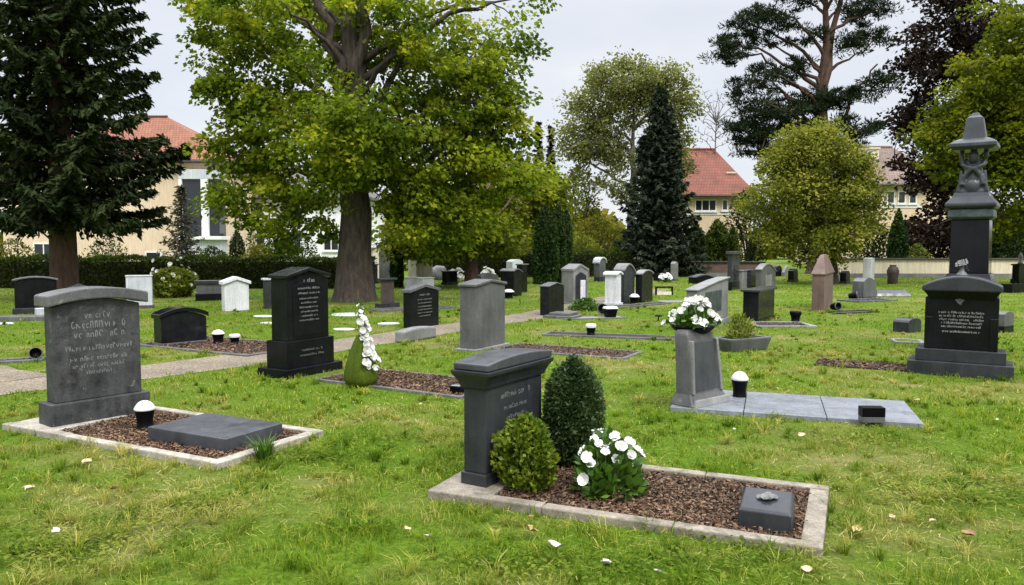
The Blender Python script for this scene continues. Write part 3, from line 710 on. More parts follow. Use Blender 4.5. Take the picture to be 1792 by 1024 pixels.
for k in range(9):
    a = k * .7; o = blossom(ob, (.05 * math.cos(a), .03 * math.sin(a), .10 + .010 * k), (math.cos(a), math.sin(a) - .3, .5), .038, k); o.data = SILV
M['petal_silver'] = M['silver']
# tall pedestal with statue
mp_ = at(1697, 500, 11.6); Xm, Ym = mp_.x, mp_.y; pxm = Ym / F
Z = lambda py: at(1697, py, Ym).z
tm = root('tall_monument', 'tall black pedestal carrying a draped stone figure under a slab and obelisk', 'monument', (Xm, Ym, 0), R(-36))
KM = [.82]
def rg2(hw, z, hd=None):
    hd = (hd or hw) * KM[0]; hw = hw * KM[0]; return [(-hw, -hd, z), (hw, -hd, z), (hw, hd, z), (-hw, hd, z)]
B().loft([rg2(.44, 0), rg2(.44, Z(500)), rg2(.40, Z(493)), rg2(.335, Z(478))]).done('base', M['black'], tm, .01)
B().loft([rg2(.31, Z(478)), rg2(.295, Z(385))]).done('pedestal', M['black'], tm, .012)
B().loft([rg2(.31, Z(385)), rg2(.36, Z(381)), rg2(.355, Z(370)), rg2(.33, Z(366))]).done('cornice', M['verdi'], tm, .012)
B().loft([rg2(.37, Z(366)), rg2(.405, Z(362)), rg2(.40, Z(357)), rg2(.30, Z(345)), rg2(.27, Z(338))]).done('figure_plinth', M['char'], tm, .012)
fz = Z(340); fh = Z(258) - fz
fg = B()
# kneeling draped figure: skirts, torso, raised arms, bowed head
fg.lathe([(.28, 0), (.275, .04), (.24, .12), (.19, .24), (.155, .36), (.135, .46), (.15, .52), (.13, .56), (.06, .58), (.05, .62)], 24, (0, 0, 0), .8)
fg.ell((0, -.09, .60), (.088, .095, .115))
for s in (-1, 1):
    fg.tube([(s * .10, -.02, .49), (s * .185, -.06, .50), (s * .205, -.06, .60), (s * .19, -.03, .73)], [.06, .055, .045, .04], 10)
    fg.tube([(s * .17, -.10, .47), (s * .08, -.17, .43), (-s * .04, -.18, .40), (-s * .13, -.16, .28), (-s * .17, -.19, .14)], [.04, .045, .042, .04, .03], 10)
    fg.tube([(s * .19, -.12, .38), (s * .2, -.14, .2), (s * .24, -.14, .02)], [.03, .035, .04], 8)
fg.ell((0, -.16, .12), (.13, .09, .13)); fg.ell((.0, -.02, .745), (.19, .12, .03))
sf = fh / .76
for v in fg.bm.verts: v.co *= sf; v.co.x *= .86; v.co.y *= .86
for v in fg.bm.verts: v.co.z += fz
fo = fg.done('figure', M['slab'], tm, 0, True)
md = fo.modifiers.new('remesh', 'REMESH'); md.mode = 'VOXEL'; md.voxel_size = .016; md.use_smooth_shade = True
B().loft([rg2(.30, Z(264)), rg2(.37, Z(259)), rg2(.37, Z(253)), rg2(.30, Z(248)), rg2(.22, Z(244))]).done('slab', M['slab'], tm, .009)
B().loft([rg2(.185, Z(244)), rg2(.125, Z(207)), rg2(.075, Z(203)), rg2(.05, Z(198))]).done('obelisk', M['slab'], tm, .006)
KM[0] = 1.0
headstone('small rounded grey headstone just right of the wide black memorial', 1752, 1757, 1778, 583, 545, 35, 'segment', .05, 'grey', None, None, [(.12, .0)], 'black', None, None, w=.4, th=.18)
headstone('low dark stone with rounded top just left of the wide black memorial', 1583, 1590, 1640, 583, 560, 35, 'round', .07, 'char', None, None, [], None, None, None, w=.45, th=.3, h=.26)
plot('narrow grave strip with pale edging left of the wide black memorial', ground(1566, 601), ground(1622, 603), .5, .06, .03, 'lgrey', 0, seed=31, bed='lawn')
plot('narrow strip of bare brown mulch left of the wide black memorial steps', ground(1425, 640), ground(1606, 652), .55, .05, .02, 'conc', 1600, seed=32, kerb=False)
# ================================================================== RIGHT MIDDLE
headstone('modern light grey headstone with slanting top and dark green inset panel', 1196, 1221, 1277, 583, 488, 60, 'slant', .16, 'lgrey', 'lgrey', (.03, .035), [(.12, .04)], 'lgrey', None, (.52, .28, .92, 'verdi', 'flat'), seed=33, bev=.012)
tr = root('planter_trough', 'low grey stone trough planted with leafy green beside modern light grey headstone', 'planter', ground(1298, 612), R(28))
B().loft([rg2(.36, 0, .16), rg2(.42, .17, .2), rg2(.42, .2, .2), rg2(.36, .2, .15), rg2(.35, .14, .14)]).done('trough', M['grey_d'], tr, .012)
leafclump('foliage', tr, (-.03, 0, .16), (.28, .2, .34), 420, .10, 'bush', 12, .32, 1.25)
leafclump('flower', tr, (.0, 0, .2), (.22, .15, .25), 36, .05, 'dry', 13, .6, 1.1)
plot('grave with pale kerb and dark bed beside the square black headstone', ground(1326, 574), ground(1432, 574), .95, .08, .04, 'lgrey', 300, seed=34)
headstone('square black headstone with flat overhanging cap on kerbed grave', 1297, 1328, 1357, 566, 505, 58, 'flat', 0, 'black_worn', 'char', (.05, .05), [(.06, .03)], 'black', None, None)
lantern('black grave lantern with wavy rim on the grave of square black headstone', 1392, 562, 545, .04, kind=1, lidmat='plastic', wpx=19)
headstone('reddish brown sandstone pillar with pointed pyramid top in front of the round tree', 1420, 1441, 1457, 545, 446, 62, 'flat', 0, 'brown', None, None, [], None, None, None, h=.01 + height(ground(1438, 545), 482), name='stone_pillar', cat='headstone')
Wb, Tb, Hb, _, _ = DIM['stone_pillar']
bp = bpy.data.objects['stone_pillar']; ht = height(ground(1438, 545), 446)
B().loft([rg2(Wb / 2 + .03, Hb - .002, Tb / 2 + .03), rg2(Wb / 2 + .028, Hb + .03, Tb / 2 + .028), rg2(Wb * .22, ht - .04, Tb * .2), rg2(Wb * .13, ht, Tb * .12)]).done('pyramid_top', M['brown'], bp, .012)
def vase_lying(label, px, py, s, a, mat='plastic', mouth=True):
    r = root('fallen_vase', label, 'vase', ground(px, py) + Vector((0, 0, s * .5)), R(a)); r.rotation_euler.x = R(82)
    b = B(); s *= .8; b.lathe([(s * .3, -s * .7), (s * .36, -s * .6), (s * .5, s * .1), (s * .52, s * .5), (s * .46, s * .52), (s * .4, s * .2), (s * .05, s * .1)], 18); b.done('body', M[mat], r, 0, True)
    B().lathe([(s * .525, s * .40), (s * .55, s * .44), (s * .55, s * .54), (s * .47, s * .55), (s * .45, s * .5), (s * .525, s * .40)], 18, cap=False).done('rim', M['grey'], r, 0, True)
    return r
vase_lying('black vase with pale rim lying at foot of the reddish brown pillar', 1462, 545, .24, 20)
plot('flat grave edging beside the foot of the reddish brown pillar', ground(1470, 550), ground(1540, 547), .5, .06, .03, 'black_worn', 0, bed='slab', seed=35)
headstone('bright white upright stone in front of the cream boundary wall', 1521, 1523, 1552, 497, 451, 55, 'wave', .03, 'white', None, None, [], None, None, None, th=.3, w=.85)
headstone('dark grey rounded headstone in front of the bright white upright stone', 1505, 1511, 1545, 524, 486, 40, 'skew', .16, 'grey_d', None, None, [(.06, .0)], 'char', None, None, w=.8, th=.35)
plot('grave with broken dark edging around the dark grey rounded headstone', ground(1504, 530), ground(1572, 527), .8, .08, .05, 'grey_d', 200, seed=36)
sl2 = root('grave_slab', 'low sloping dark slab between rounded grey headstone and monument', 'grave slab', ground(1556, 518), R(-5))
B().loft([rg2(.55, 0, .4), rg2(.5, .10, .34), rg2(.46, .2, .2)]).done('slab', M['slab'], sl2, .02)
vase_lying('small black pot lying left of the dark grey rounded headstone', 1494, 525, .26, 60)
jar = root('urn', 'dark brown urn right of the bright white upright stone', 'urn', ground(1562, 497), 0)
B().lathe([(.17, 0), (.2, .03), (.2, .3), (.23, .42), (.24, .55), (.18, .7), (.12, .75), (.15, .80)], 18).done('body', M['dbrown'], jar, 0, True)
headstone('tall narrow dark stele with overgrown flat top left of the rounded grey headstone', 1271, 1281, 1295, 509, 440, 62, 'flat', 0, 'char', 'coping', (.10, .06), [(.3, .03)], 'black', None, (.5, .05, .6, 'black', 'flat'))
headstone('pale small headstone between the tall dark stele and rounded grey headstone', 1296, 1298, 1310, 506, 473, 62, 'flat', 0, 'lgrey', 'grey', (.04, .02), [], None, None, None, th=.25)
headstone('dark narrow headstone tucked behind the rounded grey headstone', 1312, 1314, 1326, 504, 472, 62, 'flat', 0, 'char', 'char', (.04, .02), [], None, None, None, th=.25)
headstone('grey headstone with swept rounded top behind the square black headstone', 1322, 1332, 1357, 505, 461, 55, 'skew', .30, 'grey', 'lgrey', (.05, .03), [], None, None, (.45, .1, .85, 'lgrey', 'flat'))
headstone('small black arched headstone far behind the swept rounded grey one', 1357, 1359, 1369, 484, 465, 40, 'round', .2, 'black', None, None, [], None, None, None, w=.5, th=.3)
headstone('pale slanting gravestone beside the small black arched headstone far back', 1371, 1372, 1380, 484, 465, 45, 'slant', .35, 'lgrey', None, None, [], None, None, None, w=.45, th=.15)
headstone('black low stone lying behind the modern light grey headstone', 1212, 1214, 1268, 497, 480, 20, 'wave', .1, 'black', 'grey_d', (.05, .03), [], None, None, None, w=1.1, th=.4)
headstone('slim pale grey pillar far back before the brown boundary wall', 1179, 1181, 1190, 492, 458, 50, 'segment', .1, 'lgrey', None, None, [(.1, .02)], 'grey', None, None, th=.25, w=.35)
headstone('low black stone with white flowers far back beside the slim pale pillar', 1150, 1152, 1172, 492, 478, 30, 'flat', 0, 'black', None, None, [], None, None, None, w=.6, th=.35)
flower_bush('flower_bush', 'white flowers heaped before the low black stone far back', ground(1164, 494), .3, .32, 120, .1, 18, .09, 41)
# ================================================================== CENTRE BACK
headstone('black headstone with light curved cap and grey side right of the white rounded stone', 1112, 1123, 1142, 530, 472, 58, 'segment', .10, 'black_worn', 'lgrey', (.04, .03), [], None, None, None)
headstone('dark grey headstone with long sloping pale cap behind the white rounded stone', 1070, 1092, 1103, 532, 461, 50, 'skew', .25, 'char', 'lgrey', (.05, .04), [], None, None, None, w=.55, th=.3)
headstone('white rounded headstone with domed cap before dark grey headstone with sloping cap', 1060, 1080, 1092, 535, 475, 60, 'segment', .06, 'white', 'white', (.05, .05), [(.06, .05)], 'pale', None, None, w=.42, th=.42)
nich = headstone('pale grey arched headstone with a hollow niche and white tablet inside', 996, 1003, 1027, 532, 462, 40, 'gable', .14, 'lgrey', 'lgrey', (.07, .02), [(.03, .02)], 'lgrey', None, (.72, .06, .86, 'char', 'gable'), w=.62, th=.5)
Wn, Tn, Hn, zn, en = DIM[nich.name]
B().box(-.03, .16, -Tn / 2 - .03, -Tn / 2 - .005, zn + .05, zn + en * .72).done('tablet', M['white'], nich, .006)
shrub('ground_plant', 'spreading green plant at the foot of the pale niche headstone', 'plant', ground(1024, 543), [(.45, 0), (.42, .1), (.3, .22), (.1, .3)], 700, .09, 'flower_leaf', 43, .5, .2)
headstone('black headstone with blue grey gabled cap and small white tag by the path', 945, 960, 987, 553, 494, 57, 'gable', .07, 'black_worn', 'grey_d', (.03, .02), [], None, None, None)
tgx = root('note_card', 'small white tag leaning on the black headstone by the path', 'card', ground(949, 541) + Vector((-.02, -.12, .1)), R(-20))
B().box(-.04, .04, -.004, .004, 0, .07).done('card', M['white'], tgx, .001)
stp = root('stone_step', 'worn grey stone steps at the foot of black headstone by the path', 'stone step', ground(985, 556), R(-28))
B().box(-.35, .35, -.3, .3, -.02, .06).box(-.25, .25, -.2, .25, .06, .12).done('step', M['grey'], stp, .01)
plot('flat pale slab edging behind the black headstone by the path', ground(988, 560), ground(1100, 557), .55, .05, .025, 'grey', 0, bed='lgrey', seed=51)
vase_lying('black and white vase tipped over on the flat pale slab', 1058, 553, .3, -30)
bsk = root('plastic_basket', 'white topped black basket beside the tipped vase on the flat slab', 'basket', ground(1068, 556), R(20))
B().loft([rg2(.1, 0, .08), rg2(.14, .2, .1)]).done('body', M['plastic'], bsk, .01); B().loft([rg2(.15, .2, .11), rg2(.13, .25, .09)]).done('lid', M['lid'], bsk, .01)
headstone('dark headstone with grey front leaning left of the columnar yews', 876, 899, 920, 519, 470, 62, 'skew', .10, 'black_worn', 'grey', (.04, .03), [], None, None, None, w=.55)
headstone('light grey tall headstone with pale rounded top behind dark leaning headstone', 889, 897, 913, 508, 454, 50, 'segment', .08, 'pale', None, None, [(.1, .03)], 'grey', None, None, w=.65, th=.35)
headstone('dark narrow headstone with white ornaments at left edge of columnar yews', 911, 913, 922, 512, 462, 60, 'flat', 0, 'black', 'grey', (.04, .04), [], None, None, None, th=.2, w=.4)
lantern('black lantern with white top before the dark leaning headstone', 890, 522, 506, wpx=20)
plot('narrow dark bed edged with boards holding a single black lantern', ground(948, 588), ground(1195, 597), .5, .05, .035, 'dconc', 0, bed='soil', seed=52)
lantern('black lantern with yellowish lid on the narrow dark board edged bed', 1034, 586, 567, .03, kind=1, wpx=18)
lantern('white domed lantern before the black headstone with light curved cap', 1110, 532, 514, wpx=18)
bn = root('bench_marker', 'small low black framed marker on the lawn right of black headstone', 'grave marker', ground(1162, 517), R(12))
B().box(-.3, .3, -.03, .03, .24, .29).box(-.3, -.25, -.03, .03, 0, .24).box(.25, .3, -.03, .03, 0, .24).done('frame', M['plastic'], bn, .006)
B().box(-.25, .25, -.02, .02, .01, .12).done('panel', M['cream'], bn, .004)
ms = root('solar_lamp', 'tiny black mushroom shaped garden lamp alone on the lawn', 'garden lamp', ground(1152, 562))
B().lathe([(.012, 0), (.012, .10)], 8).done('stake', M['plastic'], ms); B().lathe([(.085, .10), (.08, .115), (.05, .135), (.01, .14)], 16).done('cap', M['plastic'], ms, 0, True)
plot('grave edging with dark bed behind the black headstone with curved cap', ground(1075, 541), ground(1175, 532), .45, .05, .04, 'dconc', 200, seed=53)
headstone('grey stone with bluish rounded top far back among the shrubs', 1046, 1049, 1062, 493, 450, 50, 'round', .22, 'grey_d', 'pale', (.06, .05), [(.2, .0)], 'char', None, None, th=.3, w=.5)
# left middle behind the linden
headstone('brown grey headstone with flat dark cap on low plinth beside the linden trunk', 656, 664, 700, 543, 487, 48, 'flat', 0, 'dbrown', 'char', (.05, .07), [(.16, .12)], 'char', None, (.55, .1, .95, 'grey', 'flat'))
plot('low dark edged bed stretching right from the flat capped brown headstone', ground(660, 547), ground(800, 540), .5, .06, .06, 'dconc', 200, seed=54)
headstone('cream sandstone block standing behind the black lettered headstone', 727, 729, 754, 500, 440, 50, 'flat', 0, 'cream', 'cream', (.05, .03), [], None, None, None, th=.5, w=.9)
headstone('small white stone in front of the cream sandstone block', 716, 718, 736, 506, 485, 50, 'flat', 0, 'white', 'white', (.03, .02), [], None, None, None, th=.3)
headstone('second small white stone nearer the grey gabled headstone', 737, 740, 760, 508, 486, 50, 'flat', 0, 'white', 'white', (.03, .02), [], None, None, None, th=.3)
headstone('tall olive grey rounded stele between the linden trunk and dark yew column', 668, 671, 688, 497, 430, 50, 'round', .25, 'grey', None, None, [(.2, .04)], 'grey', None, None, th=.35, w=.62)
headstone('cream pillar half hidden behind the linden trunk', 652, 654, 672, 494, 426, 45, 'gable', .2, 'cream', 'pale', (.08, .05), [], None, None, None, th=.35, w=.7)
rk = root('boulder', 'pale rounded boulder right of the cream sandstone block', 'boulder', ground(768, 490))
b_ = B(); bmesh.ops.create_icosphere(b_.bm, subdivisions=3, radius=1)
rgb = random.Random(5)
from mathutils import noise as mnoise
for v in b_.bm.verts: v.co *= 1 + .18 * mnoise.noise(v.co * 1.6); v.co = Vector((v.co.x * .45, v.co.y * .35, max(-.05, v.co.z * .42 + .25)))
b_.done('rock', M['lgrey'], rk, 0, True)
flower_bush('flower_bush', 'white flowers left of the dark trunk under the olive tree', ground(800, 494), .34, .5, 160, .1, 22, .10, 61)
flower_bush('flower_bush', 'white flowers right of the dark trunk under the olive tree', ground(853, 496), .32, .5, 140, .1, 22, .10, 62)
headstone('low dark grey headstone behind the white flowers right of the dark trunk', 838, 842, 872, 506, 478, 40, 'segment', .1, 'grey_d', None, None, [], None, None, None, th=.3)
# far left
headstone('white headstone with gabled cap standing in front of the hedge', 386, 394, 424, 545, 484, 35, 'gable', .12, 'white', 'white', (.08, .05), [], None, None, None, w=.58, th=.3)
headstone('pale blue grey square headstone left of the flowering shrub', 216, 219, 254, 541, 482, 20, 'flat', 0, 'pale', 'pale', (.035, .015), [(.08, .03)], 'coping', None, None, w=.66, th=.25)
headstone('dark grey headstone with pale blue flat cap behind the tall black headstone', 459, 463, 483, 541, 487, 30, 'flat', 0, 'char', 'pale', (.05, .04), [(.06, .02)], 'char', None, None, w=.5, th=.25)
headstone('wide dark headstone in the shade of hedge right of the flowering shrub', 338, 342, 386, 527, 491, 22, 'flat', 0, 'grey_d', 'char', (.10, .05), [(.2, .03)], 'black', None, None, w=1.05, th=.3)
headstone('large black headstone with pale arched cap at the far left', 14, 22, 66, 551, 484, 32, 'segment', .07, 'black', 'grey', (.035, .04), [(.14, .05)], 'char', None, None, w=.95, th=.35)
bord = root('stone_border', 'long low grey stone border left of the weathered grey headstone', 'stone border', ground(20, 561), R(8))
B().box(-1.2, 1.0, -.18, .18, -.03, .10).done('kerb_stone', M['grey'], bord, .015)
headstone('small pale stone just behind the weathered grey headstone', 62, 65, 76, 556, 540, 40, 'flat', 0, 'pale', None, None, [], None, None, None, w=.3, th=.3)
vase_lying('black foil wrapped lantern lying on the lawn left of the weathered headstone', 62, 631, .2, 35)
plot('dark edged bed at left edge of the lawn near the path', ground(-60, 640), ground(74, 633), .3, .06, .035, 'dconc', 300, seed=55)
def flat_plate(label, px, py, wx, wy, mat='white', a=0):
    r = root('flat_stone', label, 'flat stone', ground(px, py), R(a), 'flat memorial plates set in the lawn')
    B().lathe([(.5, -.02), (.5, .012), (.47, .02)], 18, sq=1).done('plate', M[mat], r, .004)
    r.scale = (wx, wy, 1); return r
flat_plate('white flat plate in the lawn just left of the black lettered headstone', 680, 567, .46, .3)
flat_plate('white flat plate in the lawn left of the tall black headstone', 462, 554, .5, .35)
flat_plate('grey oval flat plate in the lawn at foot of the linden', 610, 551, .8, .8, 'pale')
flat_plate('white flat plate in the lawn behind the pear shaped vase', 602, 577, .42, .28)
flat_plate('pale grey flat plate in the lawn beside the tall black headstone', 468, 566, .3, .25, 'pale')
flat_plate('white flat plate in the lawn at left edge of the picture', 6, 567, .4, .3)
flat_plate('pale green flat stone in the lawn right of the small framed marker', 1178, 528, .9, .6, 'lgrey')
headstone('small dark gabled headstone far back under the dark spruce', 1098, 1101, 1112, 488, 462, 50, 'gable', .15, 'black_worn', None, None, [(.12, .03)], 'char', None, None, w=.5, th=.3)
headstone('low grey headstone far back right of the columnar yews', 1016, 1019, 1036, 487, 470, 45, 'round', .2, 'grey', None, None, [(.08, .02)], 'grey', None, None, w=.6, th=.3)
headstone('dark far headstone left of the rounded stele beyond the linden', 640, 642, 656, 497, 462, 45, 'flat', 0, 'char', 'grey_d', (.05, .04), [(.12, .03)], 'char', None, None, w=.6, th=.3)
headstone('small black headstone under the round tree left of its trunk', 1386, 1389, 1402, 494, 470, 50, 'segment', .1, 'black', None, None, [(.1, .03)], 'char', None, None, w=.6, th=.3)
headstone('dark low headstone between the brown pillar and the bright white stone', 1478, 1481, 1496, 497, 474, 50, 'segment', .1, 'black_worn', None, None, [(.1, .03)], 'char', None, None, w=.6, th=.3)
headstone('squat black headstone far back before the hedge left of the dark trunk', 778, 781, 797, 499, 474, 50, 'flat', 0, 'black', 'grey_d', (.05, .03), [(.1, .03)], 'char', None, None, w=.7, th=.3)
headstone('small grey gabled headstone far left before the hedge', 118, 121, 140, 527, 497, 40, 'gable', .1, 'grey_d', None, None, [(.1, .03)], 'char', None, None, w=.6, th=.3)
# right edge
headstone('black headstone with ornament at the right edge before the cream wall', 1781, 1783, 1810, 497, 462, 30, 'flat', 0, 'black', 'black', (.06, .05), [(.2, .05)], 'black', None, None, w=.8, th=.35)
ub = root('cross_ornament', 'pale carved flower ornament on black headstone at the right edge', 'ornament', ground(1790, 497) + Vector((0, .2, height(ground(1790, 497), 462))))
B().lathe([(.12, 0), (.08, .08), (.05, .2), (.09, .3), (.05, .4), (.01, .48)], 12).done('body', M['lgrey'], ub, 0, True)
headstone('low black block on the lawn at the right edge', 1768, 1771, 1800, 513, 497, 25, 'flat', 0, 'black', None, None, [], None, None, None, w=.75, th=.4)
# ================================================================== TREES
def limb(p0, p1, rng, r0, r1, m=7, bow=.12, wob=.05):
    s = np.linspace(0, 1, m)[:, None]; L = np.linalg.norm(p1 - p0)
    P = p0 + (p1 - p0) * s + np.array([0, 0, 1]) * (bow * L * np.sin(PI * s))
    P[1:-1] += rng.normal(0, wob * L / 3, (m - 2, 3))
    return P, r0 + (r1 - r0) * s[:, 0] ** .8
def tree(label, name, px, Y, pads, ztop, r0, nclump, nleaf, lsize, csize, leaf, bark, seed, asp=.75, flat=.6, droop=.25, zfork=2.0, nmain=12, needle=False, base=None, lean=0, flare=1.35, cat='tree', group=None, limb_r=.26, twig=1.0, depth=.75, wig=.12, clear=None, big=()):
    rng = np.random.default_rng(seed)
    base = base if base is not None else (px - 896) / F * Y
    r = root(name, label, cat, (base, Y, 0), 0, group)
    C, wts = [], []
    pxm = Y / F
    sz = np.array([p[2] * p[3] * (p[4] if len(p) > 4 else 1) for p in pads]); sz = sz / sz.sum()
    for p, f in zip(pads, sz):
        n = max(2, int(nclump * f)); c = at(p[0], p[1], Y); dy = p[5] if len(p) > 5 else 0
        D = unit(rng.normal(size=(n, 3))) * (rng.random((n, 1)) ** .42)
        C.append(np.array([c.x - base, dy, c.z]) + D * np.array([p[2] * pxm, p[2] * pxm * depth, p[3] * pxm]))
    C = np.concatenate(C); C = C[C[:, 2] > .5]
    if clear: C = C[~((np.abs(C[:, 0] - clear[0]) < clear[1]) & (C[:, 1] < .2) & (C[:, 2] > clear[2]) & (C[:, 2] < clear[3]) & (rng.random(len(C)) < clear[4]))]
    n = len(C)
    # trunk
    m = 10; s = np.linspace(0, 1, m)[:, None]
    tp = np.concatenate([lean * s, 0 * s, ztop * s], 1); tp[2:-1, :2] += rng.normal(0, wig * r0, (m - 3, 2)); tp[0, 2] = -.05
    tp = np.concatenate([tp[:1], [[tp[0, 0], 0, .18], [lean * .04, 0, .5]], tp[1:]], 0)
    tr_ = np.concatenate([[r0 * flare], [r0 * (1 + (flare - 1) * .55)], [r0 * (1 + (flare - 1) * .2)], r0 * (1 - .86 * (s[1:, 0] ** 1.1))])
    o = np.argsort(tp[:, 2]); tp, tr_ = tp[o], tr_[o]
    trunk = tubes('trunk', [(tp, tr_)], M[bark], r, 14)
    ax = lambda z: np.array([np.interp(z, tp[:, 2], tp[:, 0]), np.interp(z, tp[:, 2], tp[:, 1]), z])
    # main limbs by farthest point choice, the rest joins the nearest limb
    idx = [int(rng.integers(n))]; dist = np.linalg.norm(C - C[idx[0]], axis=1)
    for _ in range(min(nmain, n) - 1):
        i = int(dist.argmax()); idx.append(i); dist = np.minimum(dist, np.linalg.norm(C - C[i], axis=1))
    lines, NP = [], [tp[(tp[:, 2] > zfork)]]
    for z0, qx, qy, dy, rb in big:
        c = at(qx, qy, Y); P, rd = limb(ax(z0), np.array([c.x - base, dy, c.z]), rng, rb, rb * .35, 11, .07, .06); lines.append((P, rd)); NP.append(P)
    for i in idx:
        c = C[i]; rad = math.hypot(c[0], c[1])
        z0 = float(np.clip(c[2] - rad * rng.uniform(.35, .8), min(zfork, ztop * .9), ztop * .97))
        P, rd = limb(ax(z0), c, rng, max(.02, limb_r * r0 * (1 - .5 * z0 / ztop)), .012 * twig, 9, .10)
        lines.append((P, rd)); NP.append(P)
    NP = np.concatenate(NP)
    rest = [i for i in range(n) if i not in set(idx)]; rng.shuffle(rest)
    for i in rest[:260]:
        c = C[i]; d = np.linalg.norm(NP - c, axis=1) + np.maximum(0, NP[:, 2] - c[2]) * .6
        a = NP[int(d.argmin())]
        P, rd = limb(a, c, rng, .028 * twig, .008 * twig, 5, .06, .08); lines.append((P, rd)); NP = np.concatenate([NP, P[2:4]])
    tubes('branch', lines, M[bark], r, 6)
    # leaves
    k = rng.poisson(nleaf, n); ci = np.repeat(np.arange(n), k); N = len(ci)
    off = rng.normal(0, 1, (N, 3)); off *= (np.minimum(1.9, np.linalg.norm(off, axis=1)) / (np.linalg.norm(off, axis=1) + 1e-9))[:, None]
    cs = csize * rng.uniform(.6, 1.35, n)[ci][:, None]
    Pp = C[ci] + off * cs * np.array([.62, .62, .62 * flat])
    Pp[:, 2] -= droop * csize * (np.linalg.norm(off[:, :2], axis=1) / 2) ** 2
    outd = unit(C[ci] * np.array([1, 1, 0]) + 1e-3)
    if needle: A = unit(off) + np.array([0, 0, .35]) + rng.normal(0, .35, (N, 3))
    else: A = outd * .5 + unit(off) * .6 + rng.normal(0, .5, (N, 3)) + np.array([0, 0, -droop])
    V = leafquads(Pp, A, lsize * rng.uniform(.6, 1.35, N), asp, rng, .55)
    tone = rng.random(n)[ci]
    npmesh('crown', V, np.clip(.5 * tone + .5 * rng.random(N), 0, 1), M[leaf], r)
    return r
def conifer(label, name, px, Y, Ht, R0, r0, nb, leaf, bark, seed, z0=1.0, power=.75, lsize=.28, asp=.26, droop=.35, nt_=11, per=5, hang=.5, group=None, cat='tree', top=None, base=None):
    rng = np.random.default_rng(seed); base = base if base is not None else (px - 896) / F * Y
    r = root(name, label, cat, (base, Y, 0), 0, group)
    s = np.linspace(0, 1, 10)
    tubes('trunk', [(np.stack([0 * s, 0 * s, s * Ht - .05], 1), r0 * (1.15 - 1.12 * s))], M[bark], r, 12)
    lines, P_, A_, T_ = [], [], [], []
    for i in range(nb):
        z = z0 + (Ht * .985 - z0) * ((i + rng.random()) / nb) ** 1.12; az = i * 2.399 + rng.normal(0, .25)
        L = max(.12, R0 * (1 - z / Ht) ** power * rng.uniform(.72, 1.12))
        dr = np.array([math.cos(az), math.sin(az), 0]); sd = np.array([-dr[1], dr[0], 0])
        ss = np.linspace(0, 1, 8); up = .22 * (z / Ht)
        pts = np.array([0, 0, z]) + dr * (L * ss)[:, None] + np.array([0, 0, 1]) * (L * ((up - droop) * ss * 1.3 + droop * .95 * ss ** 2.4))[:, None]
        lines.append((pts, np.linspace(min(.05, .02 * L + .008), .005, 8)))
        tone = rng.random()
        ms = max(3, int(nt_ * min(1.5, L / 2.2) + 2))
        for q in np.linspace(.12, 1, ms):
            c = np.array([np.interp(q, ss, pts[:, k]) for k in range(3)])
            for sg in (-1, 1):
                l = (.30 * L * (1.08 - q) + .10) * rng.uniform(.7, 1.2); l = min(l, .95)
                d = dr * rng.uniform(.45, .9) + sd * sg * rng.uniform(.6, 1.) + np.array([0, 0, -hang * rng.uniform(.2, 1.)]); d /= np.linalg.norm(d)
                u = rng.random(per)[:, None]
                P_.append(c + d * l * u + rng.normal(0, .035, (per, 3))); A_.append(d + rng.normal(0, .38, (per, 3))); T_.append(np.full(per, tone))
            P_.append(c + rng.normal(0, .05, (2, 3))); A_.append(dr + rng.normal(0, .3, (2, 3))); T_.append(np.full(2, tone))
    tubes('branch', lines, M[bark], r, 5)
    Pp, A, T = np.concatenate(P_), np.concatenate(A_), np.concatenate(T_); N = len(Pp)
    V = leafquads(Pp, A, lsize * rng.uniform(.55, 1.3, N), asp, rng, .7)
    npmesh('crown', V, np.clip(.5 * T + .5 * rng.random(N), 0, 1), M[leaf], r)
    return r
LY = ground(620, 527).y
tree('big old linden with thick bark trunk and broad yellow green crown', 'linden_tree', 620, LY,
     [(650, 190, 215, 175, .9), (610, 10, 250, 120, .9), (455, 170, 105, 120, .7), (440, 310, 100, 95, .8), (515, 385, 80, 50, .9), (825, 250, 100, 120, .8), (770, 362, 105, 65, 1.1), (730, 280, 110, 110, .8), (885, 312, 75, 42, .9), (880, 90, 85, 85, .42), (935, 30, 50, 50, .35), (905, 200, 50, 50, .6),
      (335, 45, 60, 55, .25), (390, 60, 70, 80, .4), (620, 270, 80, 90, .8, -2.5), (790, 110, 80, 90, .6), (760, 415, 90, 25, .7)],
     11.5, .52, 560, 150, .14, .52, 'linden', 'bark', 101, zfork=3.6, nmain=22, droop=.4, flat=.5, limb_r=.3, lean=.1, clear=(.1, 1.25, 5.6, 13, .88), big=((4.2, 545, -60, -.6, .26), (5.0, 655, -80, -.4, .25), (5.6, 610, -90, .2, .22), (4.4, 740, 60, .5, .17), (4.6, 470, 90, -.3, .15), (6.2, 860, 10, -.3, .13), (4.0, 860, 170, -.5, .12)))
tree('olive leaved tree with dark trunk spreading right behind the linden', 'broadleaf_tree', 826, ground(826, 503).y,
     [(850, 340, 80, 70, 1, 4), (955, 330, 55, 65, .9, 6), (800, 400, 100, 45, 1.2), (862, 420, 42, 26, 1.2), (930, 270, 40, 40, .6, 5), (985, 370, 30, 50, .8, 7), (720, 410, 60, 35, 1)],
     6.5, .26, 300, 75, .19, .75, 'right_leaf', 'bark_red', 102, zfork=1.6, nmain=12, droop=.3, depth=.9)
conifer('tall dark spruce with drooping branches at the left edge', 'spruce_tree', 112, 23.5, 21, 3.75, .36, 235, 'spruce', 'bark_red', 103, z0=2.5, power=.6, lsize=.30, asp=.36, droop=.30, nt_=16, per=9, hang=1.0)
